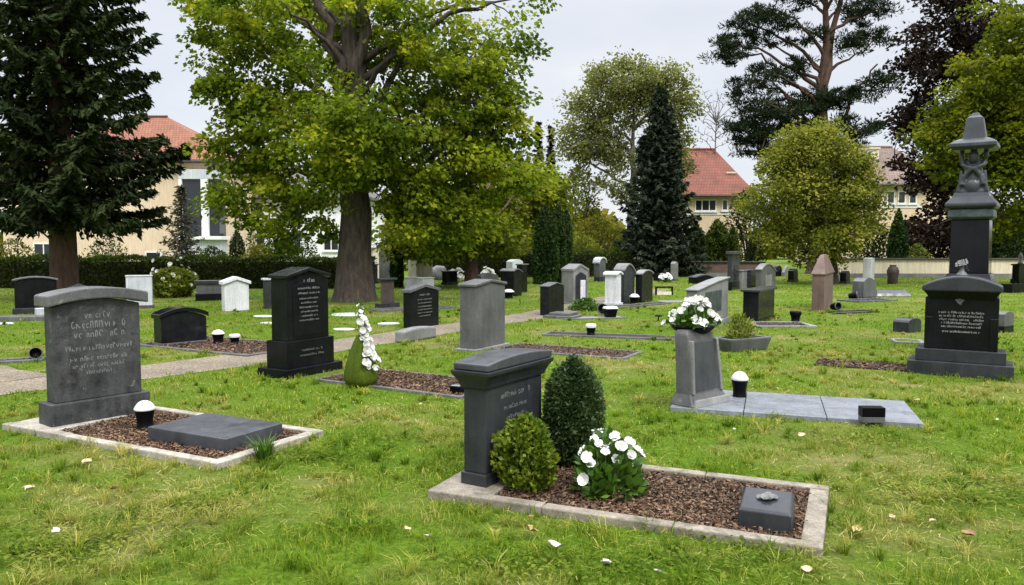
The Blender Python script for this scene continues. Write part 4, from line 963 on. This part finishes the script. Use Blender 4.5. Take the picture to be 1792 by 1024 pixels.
conifer('dark bluish spruce with pointed top between the pale tree and the red roof', 'spruce_tree', 1152, 41, 10.0, 2.55, .25, 230, 'spruce_blue', 'bark_dark', 104, z0=.5, power=.75, lsize=.36, asp=.34, droop=.32, nt_=11, per=7, hang=.7)
tree('tall pale loose crowned tree with visible forking limbs, far back', 'broadleaf_tree', 1105, 52,
     [(1085, 165, 75, 60, .9), (1140, 150, 70, 50, .9), (1030, 215, 55, 60, .7), (1180, 210, 45, 60, .7), (1060, 265, 65, 45, .6), (1110, 310, 90, 40, .5), (1180, 290, 40, 60, .5), (1000, 250, 25, 30, .6)],
     11.5, .34, 340, 92, .19, .72, 'pale_leaf', 'bark_grey', 105, zfork=4.0, nmain=24, droop=.2, twig=1.8, limb_r=.5, flat=.8)
bare = tree('slender bare tree with thin leafless branches behind the red roof', 'bare_tree', 1249, 64, [(1250, 195, 40, 48, 1), (1262, 235, 25, 25, 1), (1232, 240, 20, 30, 1)], 12, .16, 150, 0, .2, .5, 'pale_leaf', 'bark_grey', 106, zfork=5, nmain=26, twig=1.1, limb_r=.45)
for c in list(bare.children):
    if c.name.startswith('crown'): bpy.data.objects.remove(c)
tree('tall pine with reddish forked trunk and flat dark needle tufts', 'pine_tree', 1434, 44,
     [(1330, 30, 70, 25, 1), (1300, 75, 60, 18, 1.2), (1340, 130, 60, 20, 1), (1275, 100, 35, 14, 1.2), (1400, 60, 40, 25, .6), (1510, 20, 50, 25, 1), (1500, 75, 45, 22, .9), (1360, 190, 80, 30, 1.1), (1440, 175, 60, 25, 1), (1320, 225, 60, 28, 1.1), (1410, 240, 70, 35, 1.1), (1480, 230, 50, 28, 1), (1350, 262, 60, 25, 1.1), (1535, 140, 30, 20, .8), (1510, 160, 30, 20, .8), (1420, -40, 110, 40, 1), (1530, 225, 22, 18, 1), (1290, 160, 30, 15, 1), (1395, 110, 30, 18, .8), (1540, 60, 20, 18, .8)],
     16.5, .62, 560, 95, .27, .44, 'pine', 'bark_pine', 107, big=((8.2, 1475, -60, .2, .26), (7.2, 1350, 150, -.3, .13), (7.0, 1540, 110, .3, .13), (9.5, 1300, 90, .2, .12)), asp=.22, needle=True, zfork=5.5, nmain=34, droop=.05, flat=.5, twig=1.6, limb_r=.32, depth=.7)
tree('round yellow green tree with short dark trunk in front of the houses', 'broadleaf_tree', 1456, ground(1456, 497).y,
     [(1420, 330, 112, 100, 1), (1430, 270, 80, 55, 1), (1360, 370, 60, 70, 1), (1490, 370, 60, 65, 1), (1420, 420, 100, 40, 1), (1450, 235, 30, 22, .8), (1400, 240, 22, 16, .8), (1360, 290, 35, 35, .8), (1500, 300, 35, 35, .8)],
     3.9, .24, 330, 120, .13, .46, 'round_leaf', 'bark_dark', 108, zfork=.7, nmain=16, droop=.1, flat=.85)
tree('tall dark copper leaved tree behind the statue monument', 'copper_beech', 1690, 45,
     [(1690, 60, 90, 70, .8), (1640, 130, 80, 50, .7), (1620, 200, 60, 45, .7), (1600, 85, 35, 45, .5), (1590, 225, 35, 30, .6), (1700, 250, 90, 90, .9), (1640, 320, 50, 60, 1), (1690, 410, 110, 55, 1), (1760, 400, 90, 60, 1), (1660, -10, 60, 40, .7), (1580, 275, 25, 20, .7), (1770, 180, 60, 90, .5)],
     15, .35, 460, 75, .24, .75, 'copper', 'bark_dark', 109, zfork=1.5, nmain=26, droop=.2, flat=.7, twig=1.6)
tree('leafy green tree leaning in from the right edge behind the monument', 'broadleaf_tree', 1850, 31,
     [(1760, 150, 110, 80, 1), (1700, 220, 90, 70, 1), (1760, 280, 120, 80, 1), (1840, 200, 140, 130, .8), (1660, 260, 55, 55, .9), (1780, 380, 80, 50, .8), (1840, 60, 100, 80, .9), (1770, 60, 50, 40, .5), (1750, 20, 40, 30, .3)],
     9, .35, 460, 100, .165, .6, 'right_leaf', 'bark', 110, zfork=1.8, nmain=18, droop=.3, flat=.5)
for lab, px, Y, Ht, R0, s in (('taller of two thin dark conifer spires beyond the olive tree', 942, 66, 12.2, 1.0, 111), ('shorter of two thin dark conifer spires beyond the olive tree', 963, 66, 11.8, 1.0, 112)):
    conifer(lab, 'spire_conifer', px, Y, Ht, R0, .14, 120, 'copper', 'bark_dark', s, z0=2, power=.7, lsize=.42, asp=.3, nt_=5, per=4, group='thin conifer spires far back')
YEW = ground(965, 497).y
def column(label, px, Y, ytop, hw, seed, mat='yew', n=6500, ls=.13, group='columnar evergreens', point=.5):
    P = at(px, 430, Y); P.z = 0; h = at(px, ytop, Y).z; rr = hw * Y / F
    return shrub('columnar_yew', label, 'evergreen', P, [(rr * .86, 0), (rr, h * .25), (rr * .93, h * .5), (rr * (.55 + point * .5), h * .75), (rr * (.25 + point * .5), h * .9), (.02, h)], n, ls, mat, seed, .45, .07, 70, group, .28, out=.45, up=1.0)
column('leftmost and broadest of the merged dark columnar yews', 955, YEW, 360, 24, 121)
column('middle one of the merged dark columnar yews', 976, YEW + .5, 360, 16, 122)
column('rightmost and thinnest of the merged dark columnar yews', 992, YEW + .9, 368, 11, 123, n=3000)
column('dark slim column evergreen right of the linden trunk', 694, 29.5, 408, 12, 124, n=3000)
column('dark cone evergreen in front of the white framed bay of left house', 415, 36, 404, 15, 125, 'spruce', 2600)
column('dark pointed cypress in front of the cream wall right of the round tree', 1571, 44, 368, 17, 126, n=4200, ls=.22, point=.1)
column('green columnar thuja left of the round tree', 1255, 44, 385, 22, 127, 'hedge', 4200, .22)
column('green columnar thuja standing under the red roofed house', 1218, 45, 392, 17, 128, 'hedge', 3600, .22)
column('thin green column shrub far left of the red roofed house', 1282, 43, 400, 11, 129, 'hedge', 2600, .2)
def bush(label, px, Y, py0, py1, hw, mat, seed, n=1600, ls=.12, name='shrub', cat='shrub', asp=.5, lump=.2):
    z1, z0 = at(px, py0, Y).z, max(0, at(px, py1, Y).z); rr = hw * Y / F; h = z1
    P = at(px, 430, Y); P.z = 0
    return shrub(name, label, cat, P, [(rr * .6, 0), (rr * .95, h * .25), (rr, h * .5), (rr * .82, h * .75), (rr * .45, h * .93), (.05, h)], n, ls, mat, seed, asp, lump, 24, None, .4)
fl = bush('flowering shrub with pale blossoms in a dark pot before the hedge', 302, 24, 468, 540, 42, 'bush', 131, 4200, .13)
rgs = random.Random(8)
for i in range(40):
    a = rgs.uniform(0, 6.28); q = rgs.random(); z = rgs.uniform(.25, 1.45); rr = .66 * (1 - abs(z / 1.5 - .45) ** 1.6) * rgs.uniform(.75, 1.05)
    blossom(fl, (rr * math.cos(a), rr * math.sin(a), z), (math.cos(a), math.sin(a) - .4, .6), rgs.uniform(.035, .07), rgs.randrange(4))
B().lathe([(.26, 0), (.33, .05), (.38, .32), (.41, .34), (.40, .37)], 20).done('pot', M['pot'], fl, 0, True)
conifer('grey brown young fir in front of the left house', 'young_fir', 320, 38, 4.6, 1.35, .1, 90, 'redbrown_leaf', 'bark_grey', 132, z0=.4, power=.8, lsize=.24, asp=.28, nt_=8, per=4)
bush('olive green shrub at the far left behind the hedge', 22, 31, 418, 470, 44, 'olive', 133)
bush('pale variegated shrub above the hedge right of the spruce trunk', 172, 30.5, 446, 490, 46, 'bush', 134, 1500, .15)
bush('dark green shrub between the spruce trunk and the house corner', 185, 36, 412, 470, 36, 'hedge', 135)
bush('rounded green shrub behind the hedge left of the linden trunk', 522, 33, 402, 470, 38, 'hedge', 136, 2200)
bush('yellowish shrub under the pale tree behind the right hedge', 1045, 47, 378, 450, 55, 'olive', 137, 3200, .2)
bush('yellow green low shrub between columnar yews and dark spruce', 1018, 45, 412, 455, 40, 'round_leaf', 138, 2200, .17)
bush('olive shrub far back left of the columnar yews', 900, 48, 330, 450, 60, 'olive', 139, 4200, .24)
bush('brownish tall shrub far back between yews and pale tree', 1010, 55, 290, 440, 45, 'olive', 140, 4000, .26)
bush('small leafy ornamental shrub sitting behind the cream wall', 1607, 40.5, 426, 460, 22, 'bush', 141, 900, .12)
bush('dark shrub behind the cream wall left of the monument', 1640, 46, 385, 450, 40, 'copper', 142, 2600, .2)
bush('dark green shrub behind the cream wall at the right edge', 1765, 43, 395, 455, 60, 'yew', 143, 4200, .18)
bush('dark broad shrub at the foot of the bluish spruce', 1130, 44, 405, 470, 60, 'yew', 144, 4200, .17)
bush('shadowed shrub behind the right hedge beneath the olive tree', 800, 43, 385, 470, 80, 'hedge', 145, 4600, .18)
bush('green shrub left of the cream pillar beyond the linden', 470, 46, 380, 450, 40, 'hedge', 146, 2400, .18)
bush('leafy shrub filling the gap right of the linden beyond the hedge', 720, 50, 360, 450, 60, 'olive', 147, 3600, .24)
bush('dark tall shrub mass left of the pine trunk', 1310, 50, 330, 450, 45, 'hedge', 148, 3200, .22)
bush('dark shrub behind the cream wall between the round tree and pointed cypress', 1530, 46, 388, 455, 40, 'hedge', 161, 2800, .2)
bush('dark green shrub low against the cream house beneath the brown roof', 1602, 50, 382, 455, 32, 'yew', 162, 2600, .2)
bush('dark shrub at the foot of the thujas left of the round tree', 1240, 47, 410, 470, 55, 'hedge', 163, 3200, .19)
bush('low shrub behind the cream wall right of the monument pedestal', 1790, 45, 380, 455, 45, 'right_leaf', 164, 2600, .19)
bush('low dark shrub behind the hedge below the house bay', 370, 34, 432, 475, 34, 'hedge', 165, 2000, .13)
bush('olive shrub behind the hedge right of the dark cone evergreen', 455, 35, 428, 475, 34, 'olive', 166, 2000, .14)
# hedges
def hedge(label, x0, x1, Y0, Y1, z1, thick, n, seed, ls=.10, mat='hedge'):
    A, Bq = Vector((x0, Y0, 0)), Vector((x1, Y1, 0)); d = Bq - A; L = d.length; a = math.atan2(d.y, d.x)
    r = root('hedge', label, 'hedge', A, a, 'clipped hedges along the cemetery edge')
    rng = np.random.default_rng(seed)
    B().box(.05, L - .05, .08, thick - .08, 0, z1 - .12).done('branch_core', M['bark_dark'], r)
    m = n; u = rng.random(m) * L; top = rng.random(m) < .38
    bumpy = .05 * np.sin(u * 2.1 + 1) + .04 * np.sin(u * 5.3)
    z = np.where(top, z1 + bumpy + rng.normal(0, .035, m), rng.random(m) * z1)
    y = np.where(top, rng.random(m) * thick, np.where(rng.random(m) < .8, 0, thick) + rng.normal(0, .05, m))
    P = np.stack([u, y, z], 1); A_ = np.where(top[:, None], np.array([0, -.2, 1.]), np.array([0, -.8, .5])) + rng.normal(0, .5, (m, 3))
    npmesh('foliage', leafquads(P, A_, ls * rng.uniform(.6, 1.3, m), .5, rng, .5), rng.random(m), M[mat], r)
    return r
hedge('dark clipped hedge running behind the left headstones', -36, -5.2, 29.6, 28.6, 1.12, .9, 66000, 151)
hedge('dark clipped hedge behind the centre headstones and yews', -4.5, 8.2, 38.0, 40.5, 1.25, 1.0, 30000, 152)
# boundary walls
def wall(label, pA, pB, z1, th, mat, cope=.07, group='low boundary walls', posts=()):
    d = pB - pA; L = d.length; a = math.atan2(d.y, d.x)
    r = root('boundary_wall', label, 'wall', pA, a, group)
    B().box(0, L, 0, th, -.05, z1 * .22).done('footing', M['lgrey'], r, .01)
    B().box(0, L, .03, th - .03, z1 * .22, z1 - cope).done('wall_panel', M[mat], r, .01)
    B().box(0, L, -.05, th + .05, z1 - cope + .002, z1).done('coping', M['coping'], r, .01)
    for u in posts: B().box(u - .14, u + .14, -.035, th + .035, -.04, z1 + .02).done('post', M['coping'], r, .01)
    return r
wall('low cream rendered wall with dark coping behind the right headstones', Vector((15.6, 38.5, 0)), Vector((44, 37.2, 0)), .98, .3, 'render_pale', .09, posts=(6.4, 13, 20))
wall('low brown wall behind the far centre headstones', Vector((8.6, 41, 0)), Vector((13.2, 40.2, 0)), .78, .3, 'brown', .06)
# ================================================================== HOUSES
def window(r, x0, x1, z0, z1, y, mull=1, bars=0):
    fr = B(); fw = .09
    fr.box(x0, x1, y - .06, y + .02, z0, z0 + fw).box(x0, x1, y - .06, y + .02, z1 - fw, z1).box(x0, x0 + fw, y - .06, y + .02, z0 + fw, z1 - fw).box(x1 - fw, x1, y - .06, y + .02, z0 + fw, z1 - fw)
    for i in range(1, mull + 1):
        xm = x0 + (x1 - x0) * i / (mull + 1); fr.box(xm - .035, xm + .035, y - .05, y + .02, z0 + fw, z1 - fw)
    f = fr.done('window', M['frame_w'], r)
    B().box(x0 + fw * .5, x1 - fw * .5, y - .02, y + .015, z0 + fw * .5, z1 - fw * .5).done('pane', M['glass_pane'], f)
    B().box(x0 - .08, x1 + .08, y - .14, y + .02, z0 - .09, z0 - .003).done('sill', M['frame_w'], f)
def house(label, x0, x1, Y, D, ze, zr, wm, rm, wins, hip=3.0, over=.5, rot=0, chim=(), name='house', frieze=None):
    r = root(name, label, 'house', (x0, Y, 0), R(rot)); L = x1 - x0
    B().box(0, L, 0, D, -.1, ze).done('wall', M[wm], r)
    o = over; b = B(); v = [b.bm.verts.new(p) for p in ((-o, -o, ze), (L + o, -o, ze), (L + o, D + o, ze), (-o, D + o, ze), (hip, D / 2, zr), (L - hip, D / 2, zr))]
    lo = [b.bm.verts.new((p.co.x, p.co.y, ze - .18)) for p in v[:4]]
    for f in ((0, 1, 5, 4), (1, 2, 5), (2, 3, 4, 5), (3, 0, 4)): b.face([v[i] for i in f])
    for i in range(4): b.face((v[i], lo[i], lo[(i + 1) % 4], v[(i + 1) % 4]))
    b.face(lo[::-1]); rf = b.done('roof', M[rm], r)
    B().tube([(hip, D / 2, zr + .02), (L - hip, D / 2, zr + .02)], [.12, .12], 8).done('ridge_tile', M[rm], rf)
    B().tube([(-o, -o - .07, ze - .12), (L + o, -o - .07, ze - .12)], [.08, .08], 8).done('gutter', M['coping'], r)
    for (cx, cy, cw, cz) in chim:
        B().box(cx - cw, cx + cw, cy - cw, cy + cw, ze + .3, cz).box(cx - cw - .08, cx + cw + .08, cy - cw - .08, cy + cw + .08, cz, cz + .12).done('chimney', M['cream'], rf)
    for q in wins: window(r, q[0], q[1], q[2], q[3], 0, *q[4:])
    if frieze: B().box(-.04, L + .04, -.05, .02, frieze[0], frieze[1]).done('string_course', M['frame_w'], r)
    return r
YL = 52.0; zx = lambda px, Y: (px - 896) / F * Y; zz = lambda py, Y: at(896, py, Y).z
hx0, hx1 = zx(8, YL), zx(398, YL)
lh = house('large cream house with orange tiled hip roof behind the left spruce', hx0, hx1, YL, 11, zz(281, YL), zz(205, YL + 5.5), 'render_cream', 'roof_orange',
     [(zx(255, YL) - hx0, zx(284, YL) - hx0, zz(470, YL), zz(440, YL), 0), (zx(60, YL) - hx0, zx(96, YL) - hx0, zz(462, YL), zz(425, YL), 1), (zx(60, YL) - hx0, zx(96, YL) - hx0, zz(370, YL), zz(315, YL), 1), (zx(165, YL) - hx0, zx(200, YL) - hx0, zz(370, YL), zz(315, YL), 1)], hip=6.2, over=.6)
# projecting white framed bay with a large dark window
q0, q1 = zx(330, YL) - hx0, zx(402, YL) - hx0
B().box(q0, q1 - .15, -1.3, -.002, zz(340, YL) - 0 + .9, zz(300, YL) + .0).done('bay_head', M['render_grey'], lh, .02)
B().box(q0 + .02, zx(336, YL) - hx0, -1.3, -.002, zz(414, YL), zz(340, YL) + .9).done('bay_frame', M['frame_w'], lh)
B().box(zx(368, YL) - hx0, zx(380, YL) - hx0, -1.3, -.002, zz(414, YL), zz(340, YL) + .9).done('bay_frame', M['frame_w'], lh)
B().box(zx(336, YL) - hx0, zx(368, YL) - hx0, -1.15, -.002, zz(414, YL), zz(340, YL) + .9).done('bay_window', M['glass_pane'], lh)
B().box(zx(380, YL) - hx0, q1 - .2, -1.1, -.002, zz(414, YL), zz(340, YL) + .9).done('bay_window', M['glass_pane'], lh)
B().box(q0 - .15, q1 + .1, -1.6, -.002, zz(420, YL), zz(414, YL)).done('bay_ledge', M['frame_w'], lh, .02)
B().box(q0, q1 - .1, -1.3, -.002, -.05, zz(420, YL)).done('bay_base', M['render_grey'], lh)
B().box(zx(352, YL) - hx0, zx(366, YL) - hx0, -1.38, -1.3, .2, zz(432, YL)).done('bay_door', M['render_white'], lh)
house('white walled house glimpsed through leaves behind the linden', zx(408, 58), zx(640, 58), 58, 9, zz(345, 58), zz(290, 62), 'render_white', 'roof_grey',
      [(1.2, 2.4, 1.2, 2.6, 1), (4, 5.2, 1.2, 2.6, 1), (6.8, 8, 1.2, 2.6, 1), (1.2, 2.4, 3.6, 4.9, 1), (4, 5.2, 3.6, 4.9, 1)], hip=2.5)
YR = 60.0; rx0 = zx(1168, YR)
house('cream house with red tiled roof between the spruce and the pine', rx0, zx(1310, YR), YR, 9, zz(341, YR), zz(262, YR + 4.5), 'render_cream', 'roof_red',
      [(zx(1214, YR) - rx0, zx(1252, YR) - rx0, zz(370, YR), zz(349, YR), 2), (zx(1261, YR) - rx0, zx(1272, YR) - rx0, zz(369, YR), zz(349, YR), 0)], hip=1.6, over=.45, chim=((5.3, 2.0, .3, zz(300, YR)),), frieze=(zz(376, YR), zz(373, YR)))
rx1 = zx(1470, 62)
house('cream house with brown grey roof behind the round tree and copper tree', rx1, zx(1660, 62), 62, 10, zz(322, 62), zz(258, 67), 'render_cream', 'roof_brown',
      [(zx(a, 62) - rx1, zx(c, 62) - rx1, zz(357, 62), zz(334, 62), 0) for a, c in ((1548, 1562), (1567, 1581), (1586, 1600), (1490, 1504))], hip=2.4, over=.5, chim=((4.0, 3.5, .35, zz(252, 62)),), frieze=(zz(364, 62), zz(360, 62)))
# distant woods closing the view
rng = np.random.default_rng(77); n = 42000
xx = rng.uniform(-150, 130, n); hh = 3.2 + 1.6 * np.sin(xx * .21) + 1.1 * np.sin(xx * .57 + 2); zzv = hh * rng.random(n) ** .7; yy = 92 + rng.normal(0, 2.5, n)
Pw = np.stack([xx, yy, zzv], 1)
wo = npmesh('woods', leafquads(Pw, rng.normal(size=(n, 3)), rng.uniform(.6, 1.3, n), .7, rng), rng.random(n), M['olive']); wo['kind'] = 'stuff'
tag(wo, 'far off line of trees beyond the houses', 'woods')
# ================================================================== FALLEN LEAVES
def leaf_mesh(seed):
    rng = random.Random(seed); b = B(); rows = []
    for s_, wv in ((0, .05), (.2, .34), (.45, .48), (.7, .36), (.9, .14), (1, .02)):
        rows.append([b.bm.verts.new((x * wv, s_ - .5, .10 + .22 * x * x * rng.uniform(.4, 1.3) + .16 * (s_ - .5) ** 2 * rng.uniform(0, 3) + rng.uniform(-.03, .03))) for x in (-1, -.5, 0, .5, 1)])
    for p, q in zip(rows, rows[1:]):
        for k in range(4): b.face((p[k], p[k + 1], q[k + 1], q[k]))
    return b
for c, nm in (((.52, .40, .25), 'beige'), ((.24, .13, .06), 'brown'), ((.52, .48, .40), 'white'), ((.36, .27, .10), 'yellow')): M['fl_' + nm] = plain('fallen_leaf_' + nm, c, .7, 0, .3, 8)
LV = {}
for i, c in enumerate(('beige', 'brown', 'white', 'yellow')):
    b = leaf_mesh(i); LV[c] = b.done('fallen_leaf', M['fl_' + c], smooth=True, mesh_only=True)
for px, py, s, c, lab in ((50, 860, .13, 'beige', 'large curled beige leaf on the grass at the left edge'), (98, 932, .09, 'white', 'pale leaf on the lower left grass'), (152, 812, .12, 'beige', 'flat beige leaf near the corner of the front left grave'),
        (200, 858, .10, 'brown', 'brown leaf between the pale leaves left of centre'), (928, 932, .13, 'yellow', 'yellowish leaf just below the nearest kerb'), (968, 958, .12, 'white', 'white curled leaf below the nearest kerb'),
        (1062, 990, .12, 'white', 'pale pinkish leaf at the bottom edge below the white flower bush'), (1150, 1002, .07, 'white', 'small white leaf at the bottom edge right of the pale pinkish one'), (1412, 1000, .08, 'beige', 'beige leaf below the front corner of nearest kerb'),
        (1560, 906, .07, 'beige', 'small beige leaf right of the nearest kerb'), (1694, 938, .15, 'brown', 'wide brown leaf on the lower right grass'), (1632, 915, .09, 'beige', 'thin beige leaf left of the wide brown leaf'),
        (712, 928, .08, 'beige', 'beige leaf on bare grass left of the nearest kerb'), (748, 940, .06, 'white', 'tiny pale leaf left of the nearest kerb'), (1404, 764, .11, 'beige', 'beige leaf in front of the pale paving'), (1606, 702, .10, 'yellow', 'yellowish leaf beside the far corner of the pale paving'),
        (1285, 752, .06, 'white', 'small white leaf before the pale paving'), (620, 705, .06, 'white', 'pale leaf in front of the pear shaped vase'), (737, 708, .06, 'beige', 'pale leaf in front of the mulch beside the vase'), (60, 930, .05, 'brown', 'small dark leaf in the lower left corner'),
        (1745, 735, .05, 'white', 'tiny white leaf in the grass below the memorial steps'), (930, 905, .05, 'brown', 'small brown leaf touching the nearest kerb'), (1500, 930, .09, 'yellow', 'yellow leaf lying outside the foot of the nearest kerb')):
    o = bpy.data.objects.new('fallen_leaf', LV[c]); COL.objects.link(o); o.location = ground(px, py, .035); s *= random.uniform(.55, .7); o.scale = (s, s, s)
    o.rotation_euler = (random.uniform(-.35, .35), random.uniform(-.35, .35), random.uniform(0, 6.28)); tag(o, lab, 'leaf', 'dry leaves fallen on the grass')
# ================================================================== GRASS
def inside(P):
    m = np.zeros(len(P), bool)
    for q in EXC:
        lo, hi = q.min(0), q.max(0)
        c = np.where((P[:, 0] >= lo[0]) & (P[:, 0] <= hi[0]) & (P[:, 1] >= lo[1]) & (P[:, 1] <= hi[1]))[0]
        if not len(c): continue
        ok = np.ones(len(c), bool)
        for i in range(len(q)):
            a, b2 = q[i], q[(i + 1) % len(q)]
            ok &= (b2[0] - a[0]) * (P[c, 1] - a[1]) - (b2[1] - a[1]) * (P[c, 0] - a[0]) > 0
        m[c[ok]] = True
    return m
rng = np.random.default_rng(5)
def vnoise(P, sc, seed):
    r_ = np.random.default_rng(seed); v = 0
    for k in range(5):
        a = r_.uniform(0, 6.28); f = sc * r_.uniform(.6, 1.6); v = v + np.sin((P[:, 0] * math.cos(a) + P[:, 1] * math.sin(a)) * f + r_.uniform(0, 6.28))
    return v / 5
bands = ((2.2, 4.8, 3000, 1500, .056, .0044), (4.8, 7.5, 1800, 900, .054, .0060), (7.5, 12, 800, 400, .052, .0085), (12, 20, 300, 90, .05, .014), (20, 42, 75, 0, .05, .028))
VV, RN = [], []
def blades(P, h_, th, lean, wv, rv):
    n = len(P); up = np.array([0, 0, 1.]); c = lambda a: np.asarray(a)[:, None]
    dr = np.stack([np.cos(th), np.sin(th), 0 * th], 1); sd = np.stack([-np.sin(th), np.cos(th), 0 * th], 1)
    b0 = np.concatenate([P, np.full((n, 1), -.004)], 1)
    md_ = b0 + up * c(h_ * .62) + dr * c(lean * .32); tp = b0 + up * c(h_ * rng.uniform(.72, 1, n)) + dr * c(lean); wv = c(wv)
    VV.extend([np.stack([b0 - sd * wv * .5, b0 + sd * wv * .5, md_ + sd * wv * .42, md_ - sd * wv * .42], 1), np.stack([md_ - sd * wv * .42, md_ + sd * wv * .42, tp + sd * wv * .05, tp - sd * wv * .05], 1)])
    RN.extend([rv, rv])
def scatter(y0, y1, dens):
    hw1 = y1 * .72 + 1.2; n = int((y1 - y0) * 2 * hw1 * dens)
    P = np.stack([rng.uniform(-hw1, hw1, n), rng.uniform(y0, y1, n)], 1)
    P = P[np.abs(P[:, 0]) < P[:, 1] * .72 + 1.2]
    if y1 > 28: P = P[(P[:, 1] < 28.6) | (P[:, 0] > -5)]
    return P
for y0, y1, dens, dtuft, hgt, wid in bands:
    P = scatter(y0, y1, dens); P = P[~inside(P)]
    n = len(P); tn = 1.1 * vnoise(P, 6.5, 1) + .8 * vnoise(P, 19, 2); dn = vnoise(P, 1.3, 3)
    keep = rng.random(n) < np.clip(.7 + .5 * tn, .2, 1); P, tn, dn = P[keep], tn[keep], dn[keep]; n = len(P)
    h_ = hgt * np.clip(.75 + .6 * tn + .2 * dn, .3, 1.7) * rng.uniform(.5, 1.25, n)
    blades(P, h_, rng.uniform(0, 6.28, n), h_ * rng.uniform(.15, 1.3, n), wid * rng.uniform(.6, 1.3, n), np.clip(rng.random(n) * .9 + .14 * dn, 0, 1))
    if dtuft:
        T = scatter(y0, y1, dtuft / 22); T = T[rng.random(len(T)) < np.clip(.55 + .7 * vnoise(T, 2.2, 8), .08, 1)]
        k = rng.integers(10, 40, len(T)); ti = np.repeat(np.arange(len(T)), k); n = len(ti)
        th = rng.uniform(0, 6.28, n); q = np.sqrt(rng.random(n)) * rng.uniform(.012, .045, len(T))[ti]
        P = T[ti] + np.stack([np.cos(th) * q, np.sin(th) * q], 1)
        hh = hgt * rng.uniform(.7, 2.0, len(T)) ** 1.1; tone = rng.uniform(.12, .85, len(T))
        ok = ~inside(P); P, th, ti = P[ok], th[ok], ti[ok]; n = len(P)
        h_ = hh[ti] * rng.uniform(.45, 1.15, n)
        blades(P, h_, th + rng.normal(0, .5, n), h_ * rng.uniform(.3, 1.25, n), wid * rng.uniform(.7, 1.5, n), np.clip(tone[ti] + rng.normal(0, .12, n), 0, .97))
    if y1 < 13:                            # dead straw lying in the sward
        P = scatter(y0, y1, dens * .12); P = P[~inside(P)]; P = P[rng.random(len(P)) < np.clip(.45 + .9 * vnoise(P, 1.7, 9), .05, 1)]; n = len(P)
        th = rng.uniform(0, 6.28, n); l = rng.uniform(.025, .075, n)
        dr = np.stack([np.cos(th), np.sin(th), rng.normal(0, .2, n)], 1) * l[:, None]; sd = np.stack([-np.sin(th), np.cos(th), 0 * th], 1) * (wid * .9)
        b0 = np.concatenate([P, rng.uniform(.006, .04, (n, 1))], 1)
        VV.append(np.stack([b0 - sd * .5, b0 + sd * .5, b0 + dr + sd * .4, b0 + dr - sd * .4], 1)); RN.append(rng.uniform(.9, 1, n))
for px, py, sp, m in ((70, 965, .45, 1500), (640, 925, .16, 240), (560, 800, .3, 600), (1180, 705, .35, 500), (1690, 870, .5, 1300), (1500, 770, .45, 800), (330, 900, .35, 600), (900, 990, .3, 500), (1080, 1000, .3, 500), (700, 770, .5, 700), (1290, 990, .4, 700)):
    g0 = ground(px, py); P = np.array([g0.x, g0.y]) + rng.normal(0, sp * .55, (m, 2)) * np.array([1.3, .8]); P = P[~inside(P)]; n = len(P)
    C3 = np.concatenate([P, rng.uniform(.02, .055, (n, 1))], 1); A = np.concatenate([rng.normal(size=(n, 2)), rng.normal(0, .25, (n, 1))], 1)
    VV.append(leafquads(C3, A, rng.uniform(.014, .034, n), .85, rng, 1.6)); RN.append(rng.uniform(0, .5, n))
go = npmesh('grass', np.concatenate(VV), np.concatenate(RN), M['grass']); go['kind'] = 'stuff'
tag(go, 'uneven short green lawn grass with dry yellow patches', 'grass')
print('grass faces', sum(len(v) for v in VV))
